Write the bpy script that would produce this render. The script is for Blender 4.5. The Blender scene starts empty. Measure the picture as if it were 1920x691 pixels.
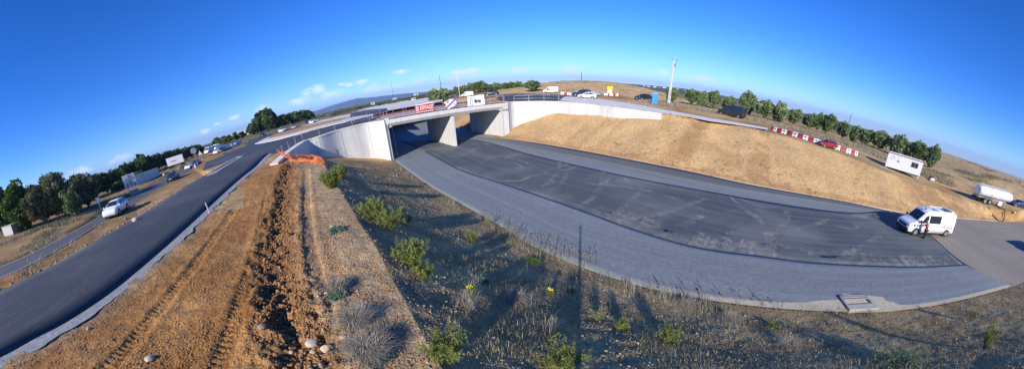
import bpy, bmesh, math, random
import numpy as np
from mathutils import Vector, Matrix
random.seed(7); RS = np.random.RandomState(11)
SC = bpy.context.scene
SC.render.engine = 'CYCLES'
COL = SC.collection
HAZE = 9e-5
HC = 8.5                                   # camera height over the lower carriageway
# ------------------------------------------------------------------ camera frame
FPX = 9.985
PT, RO = math.radians(18.65), math.radians(3.22)
_sp, _cp, _sr, _cr = math.sin(PT), math.cos(PT), math.sin(RO), math.cos(RO)
UPc = np.array([-_sr*_cp, _cr*_cp, -_sp])
_f = np.array([0, 0, 1.0]); FWc = _f - (_f@UPc)*UPc; FWc /= np.linalg.norm(FWc)
RTc = np.cross(UPc, FWc)
if RTc[0] < 0: RTc = -RTc
def ray(u, v):
    a = math.radians((u-960)/FPX); b = math.radians((345.5-v)/FPX)
    d = np.array([math.sin(a)*math.cos(b), math.sin(b), math.cos(a)*math.cos(b)])
    return np.array([d@RTc, d@FWc, d@UPc])
def G(u, v, z=0.0):                        # photo direction met with the level plane z
    r = ray(u, v); t = (HC-z)/-r[2]
    return (r[0]*t, r[1]*t, z)
def R(u, v, d):                            # photo direction at ground distance d
    r = ray(u, v); k = d/math.hypot(r[0], r[1]); return (r[0]*k, r[1]*k, HC+r[2]*k)
cd = bpy.data.cameras.new('camera'); cam = bpy.data.objects.new('camera', cd); COL.objects.link(cam)
SC.camera = cam
cd.type = 'PANO'; cd.clip_end = 60000; cd.clip_start = 0.02
for tgt in (cd, getattr(cd, 'cycles', None)):
    if tgt is None: continue
    for k, val in (('panorama_type', 'EQUIRECTANGULAR'), ('latitude_min', -math.radians(345.5/FPX)), ('latitude_max', math.radians(345.5/FPX)),
                   ('longitude_min', -math.radians(960/FPX)), ('longitude_max', math.radians(960/FPX))):
        try: setattr(tgt, k, val)
        except Exception: pass
M = Matrix.Identity(4)
for i, cv in enumerate((np.array([1, 0, 0.]), np.array([0, 1, 0.]), np.array([0, 0, -1.]))):
    w = (cv@RTc, cv@FWc, cv@UPc)
    for j in range(3): M[j][i] = w[j]
M[2][3] = HC
cam.matrix_world = M
# ------------------------------------------------------------------ noise
def _h(ix, iy, s):
    n = (ix*374761393 + iy*668265263 + s*974634777) & 0x7fffffff
    n = ((n ^ (n >> 13))*1274126177) & 0x7fffffff
    return ((n ^ (n >> 16)) & 0xffff)/65535.0
def vn(x, y, s=0):
    ix = np.floor(x).astype(np.int64); iy = np.floor(y).astype(np.int64)
    fx = x-ix; fy = y-iy; fx = fx*fx*(3-2*fx); fy = fy*fy*(3-2*fy)
    a = _h(ix, iy, s); b = _h(ix+1, iy, s); c = _h(ix, iy+1, s); d = _h(ix+1, iy+1, s)
    return (a+(b-a)*fx)*(1-fy)+(c+(d-c)*fx)*fy
def fbm(x, y, o=4, s=0):
    r = 0; a = 1; t = 0
    for k in range(o):
        r = r+a*vn(x*2**k+k*17.3, y*2**k-k*9.1, s+k); t += a; a *= .5
    return r/t
def sst(a, b, x):
    t = np.clip((x-a)/(b-a), 0, 1); return t*t*(3-2*t)
def pdist(x, y, P):                        # distance to a polyline and arc position
    P = np.asarray(P, float)[:, :2]; best = np.full(x.shape, 1e18); arc = np.zeros(x.shape); acc = 0
    for a, b in zip(P[:-1], P[1:]):
        d = b-a; L2 = d@d
        t = np.clip(((x-a[0])*d[0]+(y-a[1])*d[1])/L2, 0, 1)
        q = (x-a[0]-t*d[0])**2+(y-a[1]-t*d[1])**2
        m = q < best; best = np.where(m, q, best); L = math.sqrt(L2); arc = np.where(m, acc+t*L, arc); acc += L
    return np.sqrt(best), arc
def inside(x, y, P):
    P = np.asarray(P, float)[:, :2]; r = np.zeros(x.shape, bool); n = len(P)
    for i in range(n):
        x1, y1 = P[i]; x2, y2 = P[(i+1) % n]
        if y1 == y2: continue
        c = ((y1 > y) != (y2 > y)) & (x < (x2-x1)*(y-y1)/(y2-y1)+x1); r ^= c
    return r
def dens(P, n):                            # resample a polyline to n points (smoothed by Catmull-Rom)
    P = np.asarray(P, float); L = np.r_[0, np.cumsum(np.linalg.norm(np.diff(P[:, :2], axis=0), axis=1))]
    t = np.linspace(0, L[-1], n); out = []
    for q in t:
        i = min(max(np.searchsorted(L, q)-1, 0), len(P)-2); s = (q-L[i])/(L[i+1]-L[i])
        p0 = P[max(i-1, 0)]; p1 = P[i]; p2 = P[i+1]; p3 = P[min(i+2, len(P)-1)]
        out.append(.5*((2*p1)+(-p0+p2)*s+(2*p0-5*p1+4*p2-p3)*s*s+(-p0+3*p1-3*p2+p3)*s**3)*1.0)
    return np.array(out)
# ------------------------------------------------------------------ plan of the cutting
near_edge = [G(*p) for p in [(742,303),(800,345),(860,380),(940,425),(1000,463),(1100,505),(1200,537),(1300,558),(1400,572),(1500,581),(1620,584),(1700,580),(1800,563),(1893,538)]]
far_edge = [G(*p) for p in [(945,260),(1000,267),(1100,284),(1200,303),(1300,323),(1400,345),(1500,363),(1600,381),(1700,400),(1800,410),(1880,416)]]
mid_near = [G(*p) for p in [(752,265),(800,285),(860,318),(940,345),(1020,372),(1100,400),(1180,430),(1300,465),(1420,482),(1505,493),(1620,500),(1720,502),(1805,498)]]
mid_far = [G(*p) for p in [(890,262),(931,271),(1000,291),(1100,314),(1208,337),(1350,363),(1500,388),(1600,399),(1672,398)]]
mid_line = [G(*p) for p in [(900,258),(945,267),(1000,280),(1100,299),(1200,320),(1300,340),(1400,358),(1500,373),(1600,389),(1665,397)]]
seam = [G(*p) for p in [(1674,397),(1692,406),(1742,440),(1800,490),(1893,540)]]
# the carriageway beyond the bridge, rising out of the cutting, and past the right edge of the view
nb = [(-15.8,38.4), (-22,48), (-31,64), (-43,90), (-58,125), (-75,170), (-105,260), (-140,380)]
fb = [(-0.9,48.1), (-7,58.5), (-15,74), (-25,97), (-36,128), (-51,172), (-78,258), (-112,375)]
ne = [(26,-6.4), (34,-11.5), (48,-20), (75,-36), (130,-66)]
fe = [(62,-10), (72,-15.5), (92,-27), (140,-54)]
LOWP = nb[::-1]+[p[:2] for p in near_edge[1:]]+ne+fe[::-1]+[p[:2] for p in far_edge[::-1][:-1]]+fb
LOWN = nb[::-1]+[p[:2] for p in near_edge[1:]]+ne
LOWF = fe[::-1]+[p[:2] for p in far_edge[::-1][:-1]]+fb
# walls (top line of each)
WL = [G(u, v, z) for u, v, z in [(727,224.5,5.65),(720,226,5.65),(690,230,5.65),(660,237,5.62),(630,245,5.56),(600,255,5.45),(575,263,5.35),(560,272,5.22),(540,287,5.03),(520,305,4.85)]]
WR = [G(u, v, z) for u, v, z in [(948,192.7,5.65),(954,191.8,5.65),(964,190.8,5.63),(1000,189.7,5.6),(1040,190,5.5),(1080,193,5.4),(1120,197,5.26),(1160,202,5.16),(1200,207,5.06),(1240,213,4.95)]]
BD = np.array([.837, .549]); BN = np.array([-.549, .837])      # along the bridge, across it (away)
FLp = np.array(WL[0][:2]); FRp = np.array(WR[0][:2]); DEPTH = 11.5
BD = (FRp-FLp)/np.linalg.norm(FRp-FLp); BN = np.array([-BD[1], BD[0]]); BLEN = float(np.linalg.norm(FRp-FLp))
# filled ground behind the walls
BL, BR_ = FLp+BN*DEPTH, FRp+BN*DEPTH
def offs(P, o, side):
    Q = dens([p[:2] for p in P], 80); d = np.gradient(Q, axis=0); n = np.stack([-d[:, 1], d[:, 0]], -1)*side; n /= np.linalg.norm(n, axis=1)[:, None]; return [q for q in Q+n*o]
FILL_L = [FLp+BD*.2+BN*.4]+offs(WL[1:], .42, -1)+[np.array(WL[-1][:2])+np.array([-2.5,-3]), np.array([-60, 10.]), np.array([-80, 60.]), BL-BD*14+BN*1, BL-BD*.1]
FILL_R = [FRp-BD*.2+BN*.4]+offs(WR, .42, 1)+[np.array([60, 60.]), np.array([30, 90.]), BR_+BD*14, BR_+BD*.1]
# crests of the two banks
crestN = [G(u, v, 4.6) for u, v in [(556,292),(600,297),(620,330),(650,378),(700,455),(760,565),(830,691)]]
crestN = [(-25, 26, 4.8)]+[(-22.6, 22.8, 4.8)]+crestN+[(1.0,.4,4.6), (4.5,-3.2,4.6), (9.5,-8,4.4), (18,-14,4), (32,-23,3.6), (60,-42,3.2), (110,-75,3)]
cr_z = [(1240,214,4.95),(1300,222,4.85),(1370,232,4.75),(1440,247,4.6),(1520,270,4.3),(1600,296,3.9),(1660,322,3.2),(1720,343,2.7),(1780,364,2.1),(1850,389,1.7),(1905,400,1.6)]
crestF = [(-4, 56, 5.6), (3, 54.5, 5.6), (9,51.5,5.5), (13.5,47.5,5.3), (17.5,43.5,5.1)]+[G(u, v, z) for u, v, z in cr_z[1:]]+[(85,-16,1.6), (150,-50,1.6)]
# ------------------------------------------------------------------ the level ground (smooth surface through measured spots)
ctl = []
def cp(u, v, z): x, y, _ = G(u, v, z); ctl.append((x, y, z))
for p in WL[2:]: ctl.append((p[0], p[1], p[2]-.12))
for p in WR[1:]: ctl.append((p[0], p[1], p[2]-.12))
for p in crestN[2:]: ctl.append(p)
for p in crestF[2:]: ctl.append(p)
for e in [(0,668,4.55),(110,610,4.6),(210,545,4.65),(310,462,4.7),(400,380,4.75),(480,313,4.82),(0,548,4.6),(120,488,4.62),(240,418,4.68),(360,342,4.8),(447,293,4.9),
          (480,270,4.85),(600,236,5.2),(545,250,5.0),(700,210,5.2),(645,224,5.4),
          (0,503,3.3),(60,478,3.3),(120,447,3.3),(200,402,3.35),(250,378,3.35),(325,343,3.35),(355,318,3.4),
          (120,420,3.2),(40,432,3.15),(25,437,3.1),(246,362,3.5),(190,395,3.3),(285,330,3.6),(330,318,3.8),(395,286,4.6),(410,291,4.7),(450,272,4.8),(528,247,5.0),(480,252,4.9),(585,225,5.0),
          (1040,179,5.7),(1100,184,5.65),(960,176,5.7),(1033,174,5.7),(1205,186,5.2),(1227,196,5.15),(1254,195,5.15),(1305,196,5.0),(1366,204,4.8),(1432,222,4.6),(1500,236,4.3),(1560,254,4.0),(1655,282,3.6),(1700,300,3.2),(1745,307,3.0),
          (940,177,5.6),(875,180,5.5),(820,184,5.2),
          (1850,376,1.75),(1905,385,1.8),(1690,325,3.0),(1745,336,2.6),(1444,243,4.65),(1607,290,3.95)]:
    cp(*e)
def pol(az, r, z): a = math.radians(az); ctl.append((r*math.sin(a), r*math.cos(a), z))
pol(5.8,135,8.5); pol(9,140,9.3); pol(13.3,140,10.0); pol(18,138,9.8); pol(22,132,8.9); pol(26,125,7.2); pol(30,130,5.5)
for a in (6, 13, 20, 26): pol(a, 260, 6)
pol(0,170,6.6); pol(-6,170,5.4); pol(-12,190,4.6)
pol(80,150,7.4); pol(76,165,6.4); pol(84,140,7.35); pol(89,130,7.5); pol(96.6,120,6.9); pol(103,115,6.8); pol(92,95,4.6); pol(84,100,4.0); pol(110,110,6)
for a in (40, 50, 60, 70): pol(a, 170, 3.5)
for a in range(70, 111, 13): pol(a, 330, 4)
for a in range(-110, 120, 22): pol(a, 900, 0.5); pol(a, 5000, -8)
for a in range(-110, 70, 25): pol(a, 380, 3.2)
for a in (-170, -140, 140, 170, 125): pol(a, 12, 4.4); pol(a, 60, 4); pol(a, 500, 3); pol(a, 5000, -5)
pol(0, 1.2, 4.6); pol(120, 1.2, 4.6); pol(-120, 1.2, 4.6); pol(-100, 30, 3.2); pol(-110, 60, 3.1)
C = np.array(ctl); uq = {}
for c in C: uq[(round(c[0]*2), round(c[1]*2))] = c
C = np.array(list(uq.values()))
def lp(x, y):
    r = np.hypot(x, y)+.8; a = np.arctan2(x, y); return a*1.0, np.log(r)
ca, cl = lp(C[:, 0], C[:, 1]); NCT = len(C)
def phi(r2): return .5*r2*np.log(r2+1e-12)
A = np.zeros((NCT+3, NCT+3)); A[:NCT, :NCT] = phi((ca[:, None]-ca)**2+(cl[:, None]-cl)**2)+np.eye(NCT)*2e-4
A[:NCT, NCT] = 1; A[:NCT, NCT+1] = ca; A[:NCT, NCT+2] = cl; A[NCT:, :NCT] = A[:NCT, NCT:].T
WGT = np.linalg.solve(A, np.r_[C[:, 2], 0, 0, 0])
def PLAT0(x, y):
    a, l = lp(x, y); sh = x.shape; a = a.ravel(); l = l.ravel(); out = np.zeros(a.size)
    for i in range(0, a.size, 40000):
        s = slice(i, i+40000)
        out[s] = phi((a[s, None]-ca)**2+(l[s, None]-cl)**2)@WGT[:NCT]+WGT[NCT]+WGT[NCT+1]*a[s]+WGT[NCT+2]*l[s]
    return out.reshape(sh)
oldN = [G(*p, 3.35) for p in [(0,523),(60,495),(120,462),(180,425),(240,390),(300,352),(340,330),(372,312)]]
oldF = [G(*p, 3.35) for p in [(0,500),(60,475),(120,444),(180,410),(232,376),(285,347),(330,322),(355,309)]]
rdR = [G(*p, z) for *p, z in [(0,668,4.55),(60,636,4.57),(110,610,4.6),(160,580,4.62),(210,545,4.65),(260,505,4.67),(310,462,4.7),(360,417,4.73),(400,380,4.75),(450,335,4.8),(490,304,4.83),(512,288,4.85)]]
rdL = [G(*p, z) for *p, z in [(0,548,4.6),(60,518,4.6),(120,488,4.62),(180,452,4.64),(240,418,4.68),(300,380,4.73),(360,342,4.8),(400,320,4.85),(430,303,4.88),(447,293,4.9)]]
def back(P, k):                            # carry a road edge on, past the left edge of the view
    a, b = np.array(P[0]), np.array(P[1]); return [tuple(a+(a-b)*k)]+[tuple(a+(a-b)*k*.5)]+P
oldN, oldF, rdL, rdR = back(oldN, 4), back(oldF, 4), back(rdL, 5), back(rdR, 6)
def outset(P, o):                          # polyline moved sideways, away from the camera
    Q = dens([p[:2] for p in P], 40); d = np.gradient(Q, axis=0); n = np.stack([-d[:, 1], d[:, 0]], -1); n /= np.linalg.norm(n, axis=1)[:, None]
    if (Q[20]+n[20])@(Q[20]+n[20]) < Q[20]@Q[20]: n = -n
    return Q+n*o
LREG = [tuple(p[:2]) for p in rdL[:10]]+[tuple(p) for p in outset(oldF, .6)[::-1]]
def PLAT(x, y):
    z = PLAT0(x, y); ins_ = inside(x, y, LREG)
    if ins_.any():
        xi, yi = x[ins_], y[ins_]; d1, _ = pdist(xi, yi, rdL); zi = 3.35+(z[ins_]-3.35)*(1-sst(.3, 2.3, d1)); zi = np.where(d1 < .3, z[ins_], zi); z = z.copy(); z[ins_] = zi
    return z
# tracks and ruts on the mound
def gl(z, *pts): return [G(u, v, z)[:2] for u, v in pts]
RUT = gl(4.6, (545,305),(535,340),(530,380),(522,440),(515,500),(530,570),(560,640),(590,691))
TR1 = gl(4.6, (505,360),(492,430),(475,500),(455,560),(430,640),(410,691))
TR2 = gl(4.6, (440,395),(400,450),(350,520),(290,590),(230,660),(200,691))
TR3 = gl(4.6, (575,320),(575,380),(580,450),(598,540),(618,620),(630,691))
def H(x, y, fine=True):
    x = np.asarray(x, float); y = np.asarray(y, float)
    P = PLAT(x, y); r = np.hypot(x, y)
    P = P+sst(70, 200, r)*(fbm(x/40, y/40, 3, 5)-.5)*1.2*(1-sst(90, 115, r)*sst(-60, 30, -np.degrees(np.arctan2(x, y)))*0)
    low = inside(x, y, LOWP)
    dN, _ = pdist(x, y, LOWN); dF, _ = pdist(x, y, LOWF)
    cN, _ = pdist(x, y, crestN); cF, _ = pdist(x, y, crestF)
    dl = np.minimum(dN, dF)
    # height of the carriageway itself: level near the camera, climbing beyond the bridge
    s = np.where((y > 50) & (x < 20), np.hypot(x+10, y-50), 0); zr = 3.0*sst(20, 170, s)
    zr = np.where((y > 40) & (x < 5), zr, 0)
    bankN = inside(x, y, [p[:2] for p in LOWN[len(nb)-1:]]+[c[:2] for c in crestN[::-1]]+[(-27, 33), (-24, 41), (-17, 41)])
    bankF = inside(x, y, [p[:2] for p in LOWF[::-1][len(fb)-1:]]+[c[:2] for c in crestF[::-1]])
    tN = dN/(dN+cN+1e-6); tF = dF/(dF+cF+1e-6)
    z = np.minimum(P, zr+.47*dl)
    z = np.where(dl > 30, np.where(y > 60, z, P), z)
    z = np.where(bankN, P*(.85*tN**1.22+.15*tN), z)
    z = np.where(bankF, np.minimum(P*(tF**.9), .44*dF+.0004*dF**2*0), z)
    out = ~(low | bankN | bankF) & (y < 60)
    z = np.where(out & (y < 47), P, z)
    fl = inside(x, y, FILL_L) | inside(x, y, FILL_R)
    z = np.where(fl, P, z)
    z = np.where(low, zr-.06, z)
    if not fine: return z
    low_s = low
    # small relief
    onR = inside(x, y, [p[:2] for p in rdR]+[p[:2] for p in rdL[::-1]])
    dr, _ = pdist(x, y, rdR); dL2, _ = pdist(x, y, rdL)
    onO = inside(x, y, [p[:2] for p in oldN]+[p[:2] for p in oldF[::-1]])
    near = 1-sst(18, 60, r)
    flatm = low_s | onR | onO | (fl & (r < 80) & (x > -60))
    rough = np.where(flatm, 0, 1.0)*np.minimum(1, dl/1.2)*sst(0, .8, dr)*sst(0, .6, dL2)
    n1 = (fbm(x/1.7, y/1.7, 4, 2)-.5); n2 = (fbm(x/.28, y/.28, 3, 9)-.5)
    z = z+rough*np.where(bankF, .4, 1)*(.20*n1+.055*n2*near+(.5*(fbm(x/9, y/9, 3, 4)-.5))*sst(20, 50, r))
    # erosion rills on the far bank
    if bankF.any():
        _, ar = pdist(x, y, LOWF)
        z = z-np.where(bankF, .16*np.maximum(0, vn(ar/1.3, ar*0, 31)-.55)*sst(0, .25, tF)*(1-sst(.75, 1, tF))*2, 0)
    md = ~bankN & ~flatm & (r < 60) & (x > -24)
    dR, aR = pdist(x, y, RUT); wr = .45+.3*vn(aR/1.5, aR*0, 3)
    z = z-np.where(md, .15*(1-sst(0, 1, dR/wr)), 0)+np.where(md, .12*np.exp(-((dR-.8)/.28)**2)*fbm(x/.35, y/.35, 3, 7), 0)
    z = z+np.where(md, (1-sst(.35, 1.1, dR))*.34*(fbm(x/.22, y/.22, 3, 17)-.5), 0)
    for k, T_ in enumerate((TR1, TR2, TR3)):
        dT, aT = pdist(x, y, T_); m = sst(0, .1, .25-dT)
        lug = .5+.5*np.sign(np.sin(aT*2*math.pi/.17+dT*9))
        z = z+np.where(md, m*(-.05+.028*lug*(1 if k < 2 else .2))+.018*np.exp(-((dT-.34)/.09)**2), 0)
    # brown bank between the new road and the old one, ditch beyond
    dO, _ = pdist(x, y, oldF)
    z = z-np.where(~onO & (x < -25) & (y < 45), .5*np.exp(-((dO-2.2)/1.0)**2), 0)
    z = z-np.where(onR | (dr < .1), .03, 0)
    return z
def ZR(x, y):
    s = np.where((y > 50) & (x < 20), np.hypot(x+10, y-50), 0); return np.where((y > 40) & (x < 5), 3.0*sst(20, 170, s), 0)
def GP(u, v):
    z = 5.0
    for _ in range(25): p = G(u, v, z); z = .5*z+.5*float(PLAT(np.array([p[0]]), np.array([p[1]]))[0])
    return (p[0], p[1], z)
def T(u, v):                               # photo direction met with the ground
    r = ray(u, v); t = np.exp(np.linspace(math.log(1.2), math.log(6000), 2600))
    k = 1/math.hypot(r[0], r[1]); x = r[0]*k*t; y = r[1]*k*t; zz = HC+r[2]*k*t
    d = zz-H(x, y, False); i = int(np.argmax(d < 0))
    if not (d < 0).any(): i = len(t)-2
    i = max(i, 1); f = d[i-1]/(d[i-1]-d[i]+1e-9); q = t[i-1]+(t[i]-t[i-1])*min(max(f, 0), 1)
    X, Y = r[0]*k*q, r[1]*k*q
    return (X, Y, float(H(np.array([X]), np.array([Y]))[0]))
def zat(x, y): return float(H(np.array([float(x)]), np.array([float(y)]))[0])
# ------------------------------------------------------------------ materials
def mk(name): 
    m = bpy.data.materials.new(name); m.use_nodes = True; nt = m.node_tree; b = nt.nodes['Principled BSDF']; return m, nt, b
def mat(name, c, rough=.6, metal=0, var=.12, scale=3, bump=0, spec=.4, coat=0, detail=5):
    m, nt, b = mk(name); b.inputs['Roughness'].default_value = rough; b.inputs['Metallic'].default_value = metal
    b.inputs['Specular IOR Level'].default_value = spec
    if coat: b.inputs['Coat Weight'].default_value = coat; b.inputs['Coat Roughness'].default_value = .06
    tc = nt.nodes.new('ShaderNodeTexCoord'); n = nt.nodes.new('ShaderNodeTexNoise'); n.inputs['Scale'].default_value = scale; n.inputs['Detail'].default_value = detail
    nt.links.new(tc.outputs['Object'], n.inputs['Vector'])
    r = nt.nodes.new('ShaderNodeValToRGB'); e = r.color_ramp.elements
    e[0].position = .3; e[1].position = .7
    e[0].color = (*[max(0, k*(1-var)) for k in c], 1); e[1].color = (*[min(1, k*(1+var)) for k in c], 1)
    nt.links.new(n.outputs['Fac'], r.inputs['Fac']); nt.links.new(r.outputs['Color'], b.inputs['Base Color'])
    if bump:
        bp = nt.nodes.new('ShaderNodeBump'); bp.inputs['Strength'].default_value = bump; bp.inputs['Distance'].default_value = .02
        n2 = nt.nodes.new('ShaderNodeTexNoise'); n2.inputs['Scale'].default_value = scale*12; n2.inputs['Detail'].default_value = 4
        nt.links.new(tc.outputs['Object'], n2.inputs['Vector']); nt.links.new(n2.outputs['Fac'], bp.inputs['Height']); nt.links.new(bp.outputs['Normal'], b.inputs['Normal'])
    return m
def math_(nt, op, a, b_=None, c=None):
    n = nt.nodes.new('ShaderNodeMath'); n.operation = op
    for i, q in enumerate((a, b_, c)):
        if q is None: continue
        if hasattr(q, 'links'): nt.links.new(q, n.inputs[i])
        else: n.inputs[i].default_value = q
    return n.outputs[0]
def mixc(nt, f, a, b_, mode='MIX'):
    n = nt.nodes.new('ShaderNodeMix'); n.data_type = 'RGBA'; n.blend_type = mode
    for s, q in ((n.inputs[0], f), (n.inputs[6], a), (n.inputs[7], b_)):
        if hasattr(q, 'links'): nt.links.new(q, s)
        elif isinstance(q, tuple): s.default_value = (*q[:3], 1)
        else: s.default_value = q
    return n.outputs[2]
def noise(nt, vec, scale, detail=4, rough=.55):
    n = nt.nodes.new('ShaderNodeTexNoise'); n.inputs['Scale'].default_value = scale; n.inputs['Detail'].default_value = detail; n.inputs['Roughness'].default_value = rough
    nt.links.new(vec, n.inputs['Vector']); return n.outputs['Fac']
def ramp(nt, f, a, b_):
    n = nt.nodes.new('ShaderNodeMapRange'); n.inputs[1].default_value = a; n.inputs[2].default_value = b_; nt.links.new(f, n.inputs[0]); return n.outputs[0]
def mapping(nt, vec, sc):
    n = nt.nodes.new('ShaderNodeMapping'); n.inputs['Scale'].default_value = sc; nt.links.new(vec, n.inputs[0]); return n.outputs[0]
def m_ground():
    m, nt, b = mk('earth'); b.inputs['Roughness'].default_value = .95; b.inputs['Specular IOR Level'].default_value = .15
    at = nt.nodes.new('ShaderNodeVertexColor'); at.layer_name = 'soil'
    tc = nt.nodes.new('ShaderNodeTexCoord').outputs['Object']
    a = noise(nt, tc, .35, 6); c = noise(nt, tc, 3.5, 8, .7); d = noise(nt, tc, 22, 6, .7)
    col = mixc(nt, ramp(nt, a, .35, .65), (.84, .84, .86), (1.12, 1.11, 1.08))
    col = mixc(nt, 1.0, at.outputs['Color'], col, 'MULTIPLY')
    k = mixc(nt, ramp(nt, c, .3, .7), (.62, .6, .58), (1.3, 1.3, 1.28)); col = mixc(nt, 1.0, col, k, 'MULTIPLY')
    k = mixc(nt, ramp(nt, d, .35, .68), (.62, .62, .62), (1.32, 1.32, 1.32)); col = mixc(nt, 1.0, col, k, 'MULTIPLY')
    nt.links.new(col, b.inputs['Base Color'])
    bp = nt.nodes.new('ShaderNodeBump'); bp.inputs['Strength'].default_value = 1.0; bp.inputs['Distance'].default_value = .05
    vo = nt.nodes.new('ShaderNodeTexVoronoi'); vo.inputs['Scale'].default_value = 14; nt.links.new(tc, vo.inputs['Vector'])
    hh = math_(nt, 'ADD', math_(nt, 'MULTIPLY', c, .8), math_(nt, 'MULTIPLY', d, .6)); hh = math_(nt, 'SUBTRACT', hh, math_(nt, 'MULTIPLY', vo.outputs['Distance'], .35))
    nt.links.new(hh, bp.inputs['Height']); nt.links.new(bp.outputs['Normal'], b.inputs['Normal'])
    return m
def m_road(name, c, grain=.25, streak=.25, dust=(.35, .33, .3), dustamt=.3, rough=.8, ycut=None, marks=0):
    m, nt, b = mk(name); b.inputs['Roughness'].default_value = rough; b.inputs['Specular IOR Level'].default_value = .35
    uv = nt.nodes.new('ShaderNodeUVMap').outputs[0]
    tc = nt.nodes.new('ShaderNodeTexCoord').outputs['Object']
    s1 = noise(nt, mapping(nt, uv, (.018, 1.1, 1)), 1, 6, .6); s2 = noise(nt, mapping(nt, uv, (.03, 3.2, 1)), 1, 5, .65)
    big = noise(nt, tc, .13, 5); g = noise(nt, tc, 26, 5, .8); g2 = noise(nt, tc, 5, 5, .7)
    col = mixc(nt, ramp(nt, s1, .3, .7), tuple(k*(1-streak) for k in c), tuple(k*(1+streak) for k in c))
    col = mixc(nt, math_(nt, 'MULTIPLY', ramp(nt, s2, .5, .75), dustamt), col, dust)
    col = mixc(nt, math_(nt, 'MULTIPLY', ramp(nt, big, .48, .75), dustamt*1.1), col, dust)
    if marks:                              # curving pale wheel marks left by lorries
        wv = nt.nodes.new('ShaderNodeTexNoise'); wv.inputs['Scale'].default_value = .09; wv.inputs['Detail'].default_value = 1.5
        nt.links.new(tc, wv.inputs['Vector'])
        q = math_(nt, 'ABSOLUTE', math_(nt, 'SUBTRACT', wv.outputs['Fac'], .5)); q = ramp(nt, q, .012, .003)
        brk = ramp(nt, noise(nt, tc, .3, 4), .5, .62)
        q2 = math_(nt, 'ABSOLUTE', math_(nt, 'SUBTRACT', wv.outputs['Fac'], .56)); q2 = ramp(nt, q2, .010, .003)
        q = math_(nt, 'MAXIMUM', q, q2)
        col = mixc(nt, math_(nt, 'MULTIPLY', math_(nt, 'MULTIPLY', q, brk), marks), col, dust)
    k = mixc(nt, ramp(nt, g, .3, .7), (1-grain,)*3, (1+grain,)*3); col = mixc(nt, 1.0, col, k, 'MULTIPLY')
    k = mixc(nt, ramp(nt, g2, .3, .7), (1-grain*.5,)*3, (1+grain*.5,)*3); col = mixc(nt, 1.0, col, k, 'MULTIPLY')
    nt.links.new(col, b.inputs['Base Color'])
    bp = nt.nodes.new('ShaderNodeBump'); bp.inputs['Strength'].default_value = .7; bp.inputs['Distance'].default_value = .015
    nt.links.new(g, bp.inputs['Height']); nt.links.new(bp.outputs['Normal'], b.inputs['Normal'])
    return m
def m_concrete(name, c=(.5, .49, .47), panel=0):
    m, nt, b = mk(name); b.inputs['Roughness'].default_value = .85; b.inputs['Specular IOR Level'].default_value = .25
    tc = nt.nodes.new('ShaderNodeTexCoord').outputs['Object']
    a = noise(nt, tc, .6, 5); v = noise(nt, mapping(nt, tc, (1.8, 1.8, .12)), 1, 5, .65); g = noise(nt, tc, 14, 4)
    col = mixc(nt, ramp(nt, a, .3, .7), tuple(k*.9 for k in c), tuple(min(.8, k*1.07) for k in c))
    col = mixc(nt, math_(nt, 'MULTIPLY', ramp(nt, v, .5, .75), .6), col, tuple(k*.62 for k in c))
    col = mixc(nt, math_(nt, 'MULTIPLY', ramp(nt, g, .5, .8), .25), col, tuple(k*.75 for k in c))
    nt.links.new(col, b.inputs['Base Color'])
    bp = nt.nodes.new('ShaderNodeBump'); bp.inputs['Strength'].default_value = .25; bp.inputs['Distance'].default_value = .01
    nt.links.new(g, bp.inputs['Height']); nt.links.new(bp.outputs['Normal'], b.inputs['Normal']); return m
def m_leaf(name, c1, c2, trans=.25):
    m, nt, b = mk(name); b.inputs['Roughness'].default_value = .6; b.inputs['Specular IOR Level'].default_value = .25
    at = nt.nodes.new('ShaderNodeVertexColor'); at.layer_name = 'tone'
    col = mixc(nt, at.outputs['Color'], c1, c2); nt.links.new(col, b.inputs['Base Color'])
    tr = nt.nodes.new('ShaderNodeBsdfTranslucent'); nt.links.new(col, tr.inputs['Color'])
    mx = nt.nodes.new('ShaderNodeMixShader'); mx.inputs[0].default_value = trans
    nt.links.new(b.outputs[0], mx.inputs[1]); nt.links.new(tr.outputs[0], mx.inputs[2]); nt.links.new(mx.outputs[0], nt.nodes['Material Output'].inputs['Surface']); return m
def m_glass(name='window_glass', c=(.02, .026, .032)):
    m, nt, b = mk(name); b.inputs['Base Color'].default_value = (*c, 1); b.inputs['Roughness'].default_value = .05; b.inputs['Specular IOR Level'].default_value = .7; return m
X = {}
# ------------------------------------------------------------------ mesh helpers
def link(o, parent=None):
    COL.objects.link(o)
    if parent is not None: o.parent = parent
    return o
def npmesh(name, V, F, m, parent=None, smooth=False, uv=None, col=None, colname='soil'):
    V = np.asarray(V, np.float32); F = np.asarray(F, np.int32); me = bpy.data.meshes.new(name)
    me.vertices.add(len(V)); me.vertices.foreach_set('co', V.ravel()); k = F.shape[1]
    me.loops.add(F.size); me.loops.foreach_set('vertex_index', F.ravel()); me.polygons.add(len(F))
    me.polygons.foreach_set('loop_start', np.arange(0, F.size, k, dtype=np.int32))
    me.update(calc_edges=True)
    if smooth: me.polygons.foreach_set('use_smooth', np.ones(len(F), bool))
    if uv is not None:
        l = me.uv_layers.new(name='uv'); l.data.foreach_set('uv', np.asarray(uv, np.float32)[F.ravel()].ravel())
    if col is not None:
        ca_ = me.color_attributes.new(colname, 'FLOAT_COLOR', 'POINT'); cc = np.ones((len(V), 4), np.float32)
        cc[:, :3] = col if np.ndim(col) == 2 else np.asarray(col)[:, None]; ca_.data.foreach_set('color', cc.ravel())
    me.materials.append(m); me.validate(); return link(bpy.data.objects.new(name, me), parent)
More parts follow.
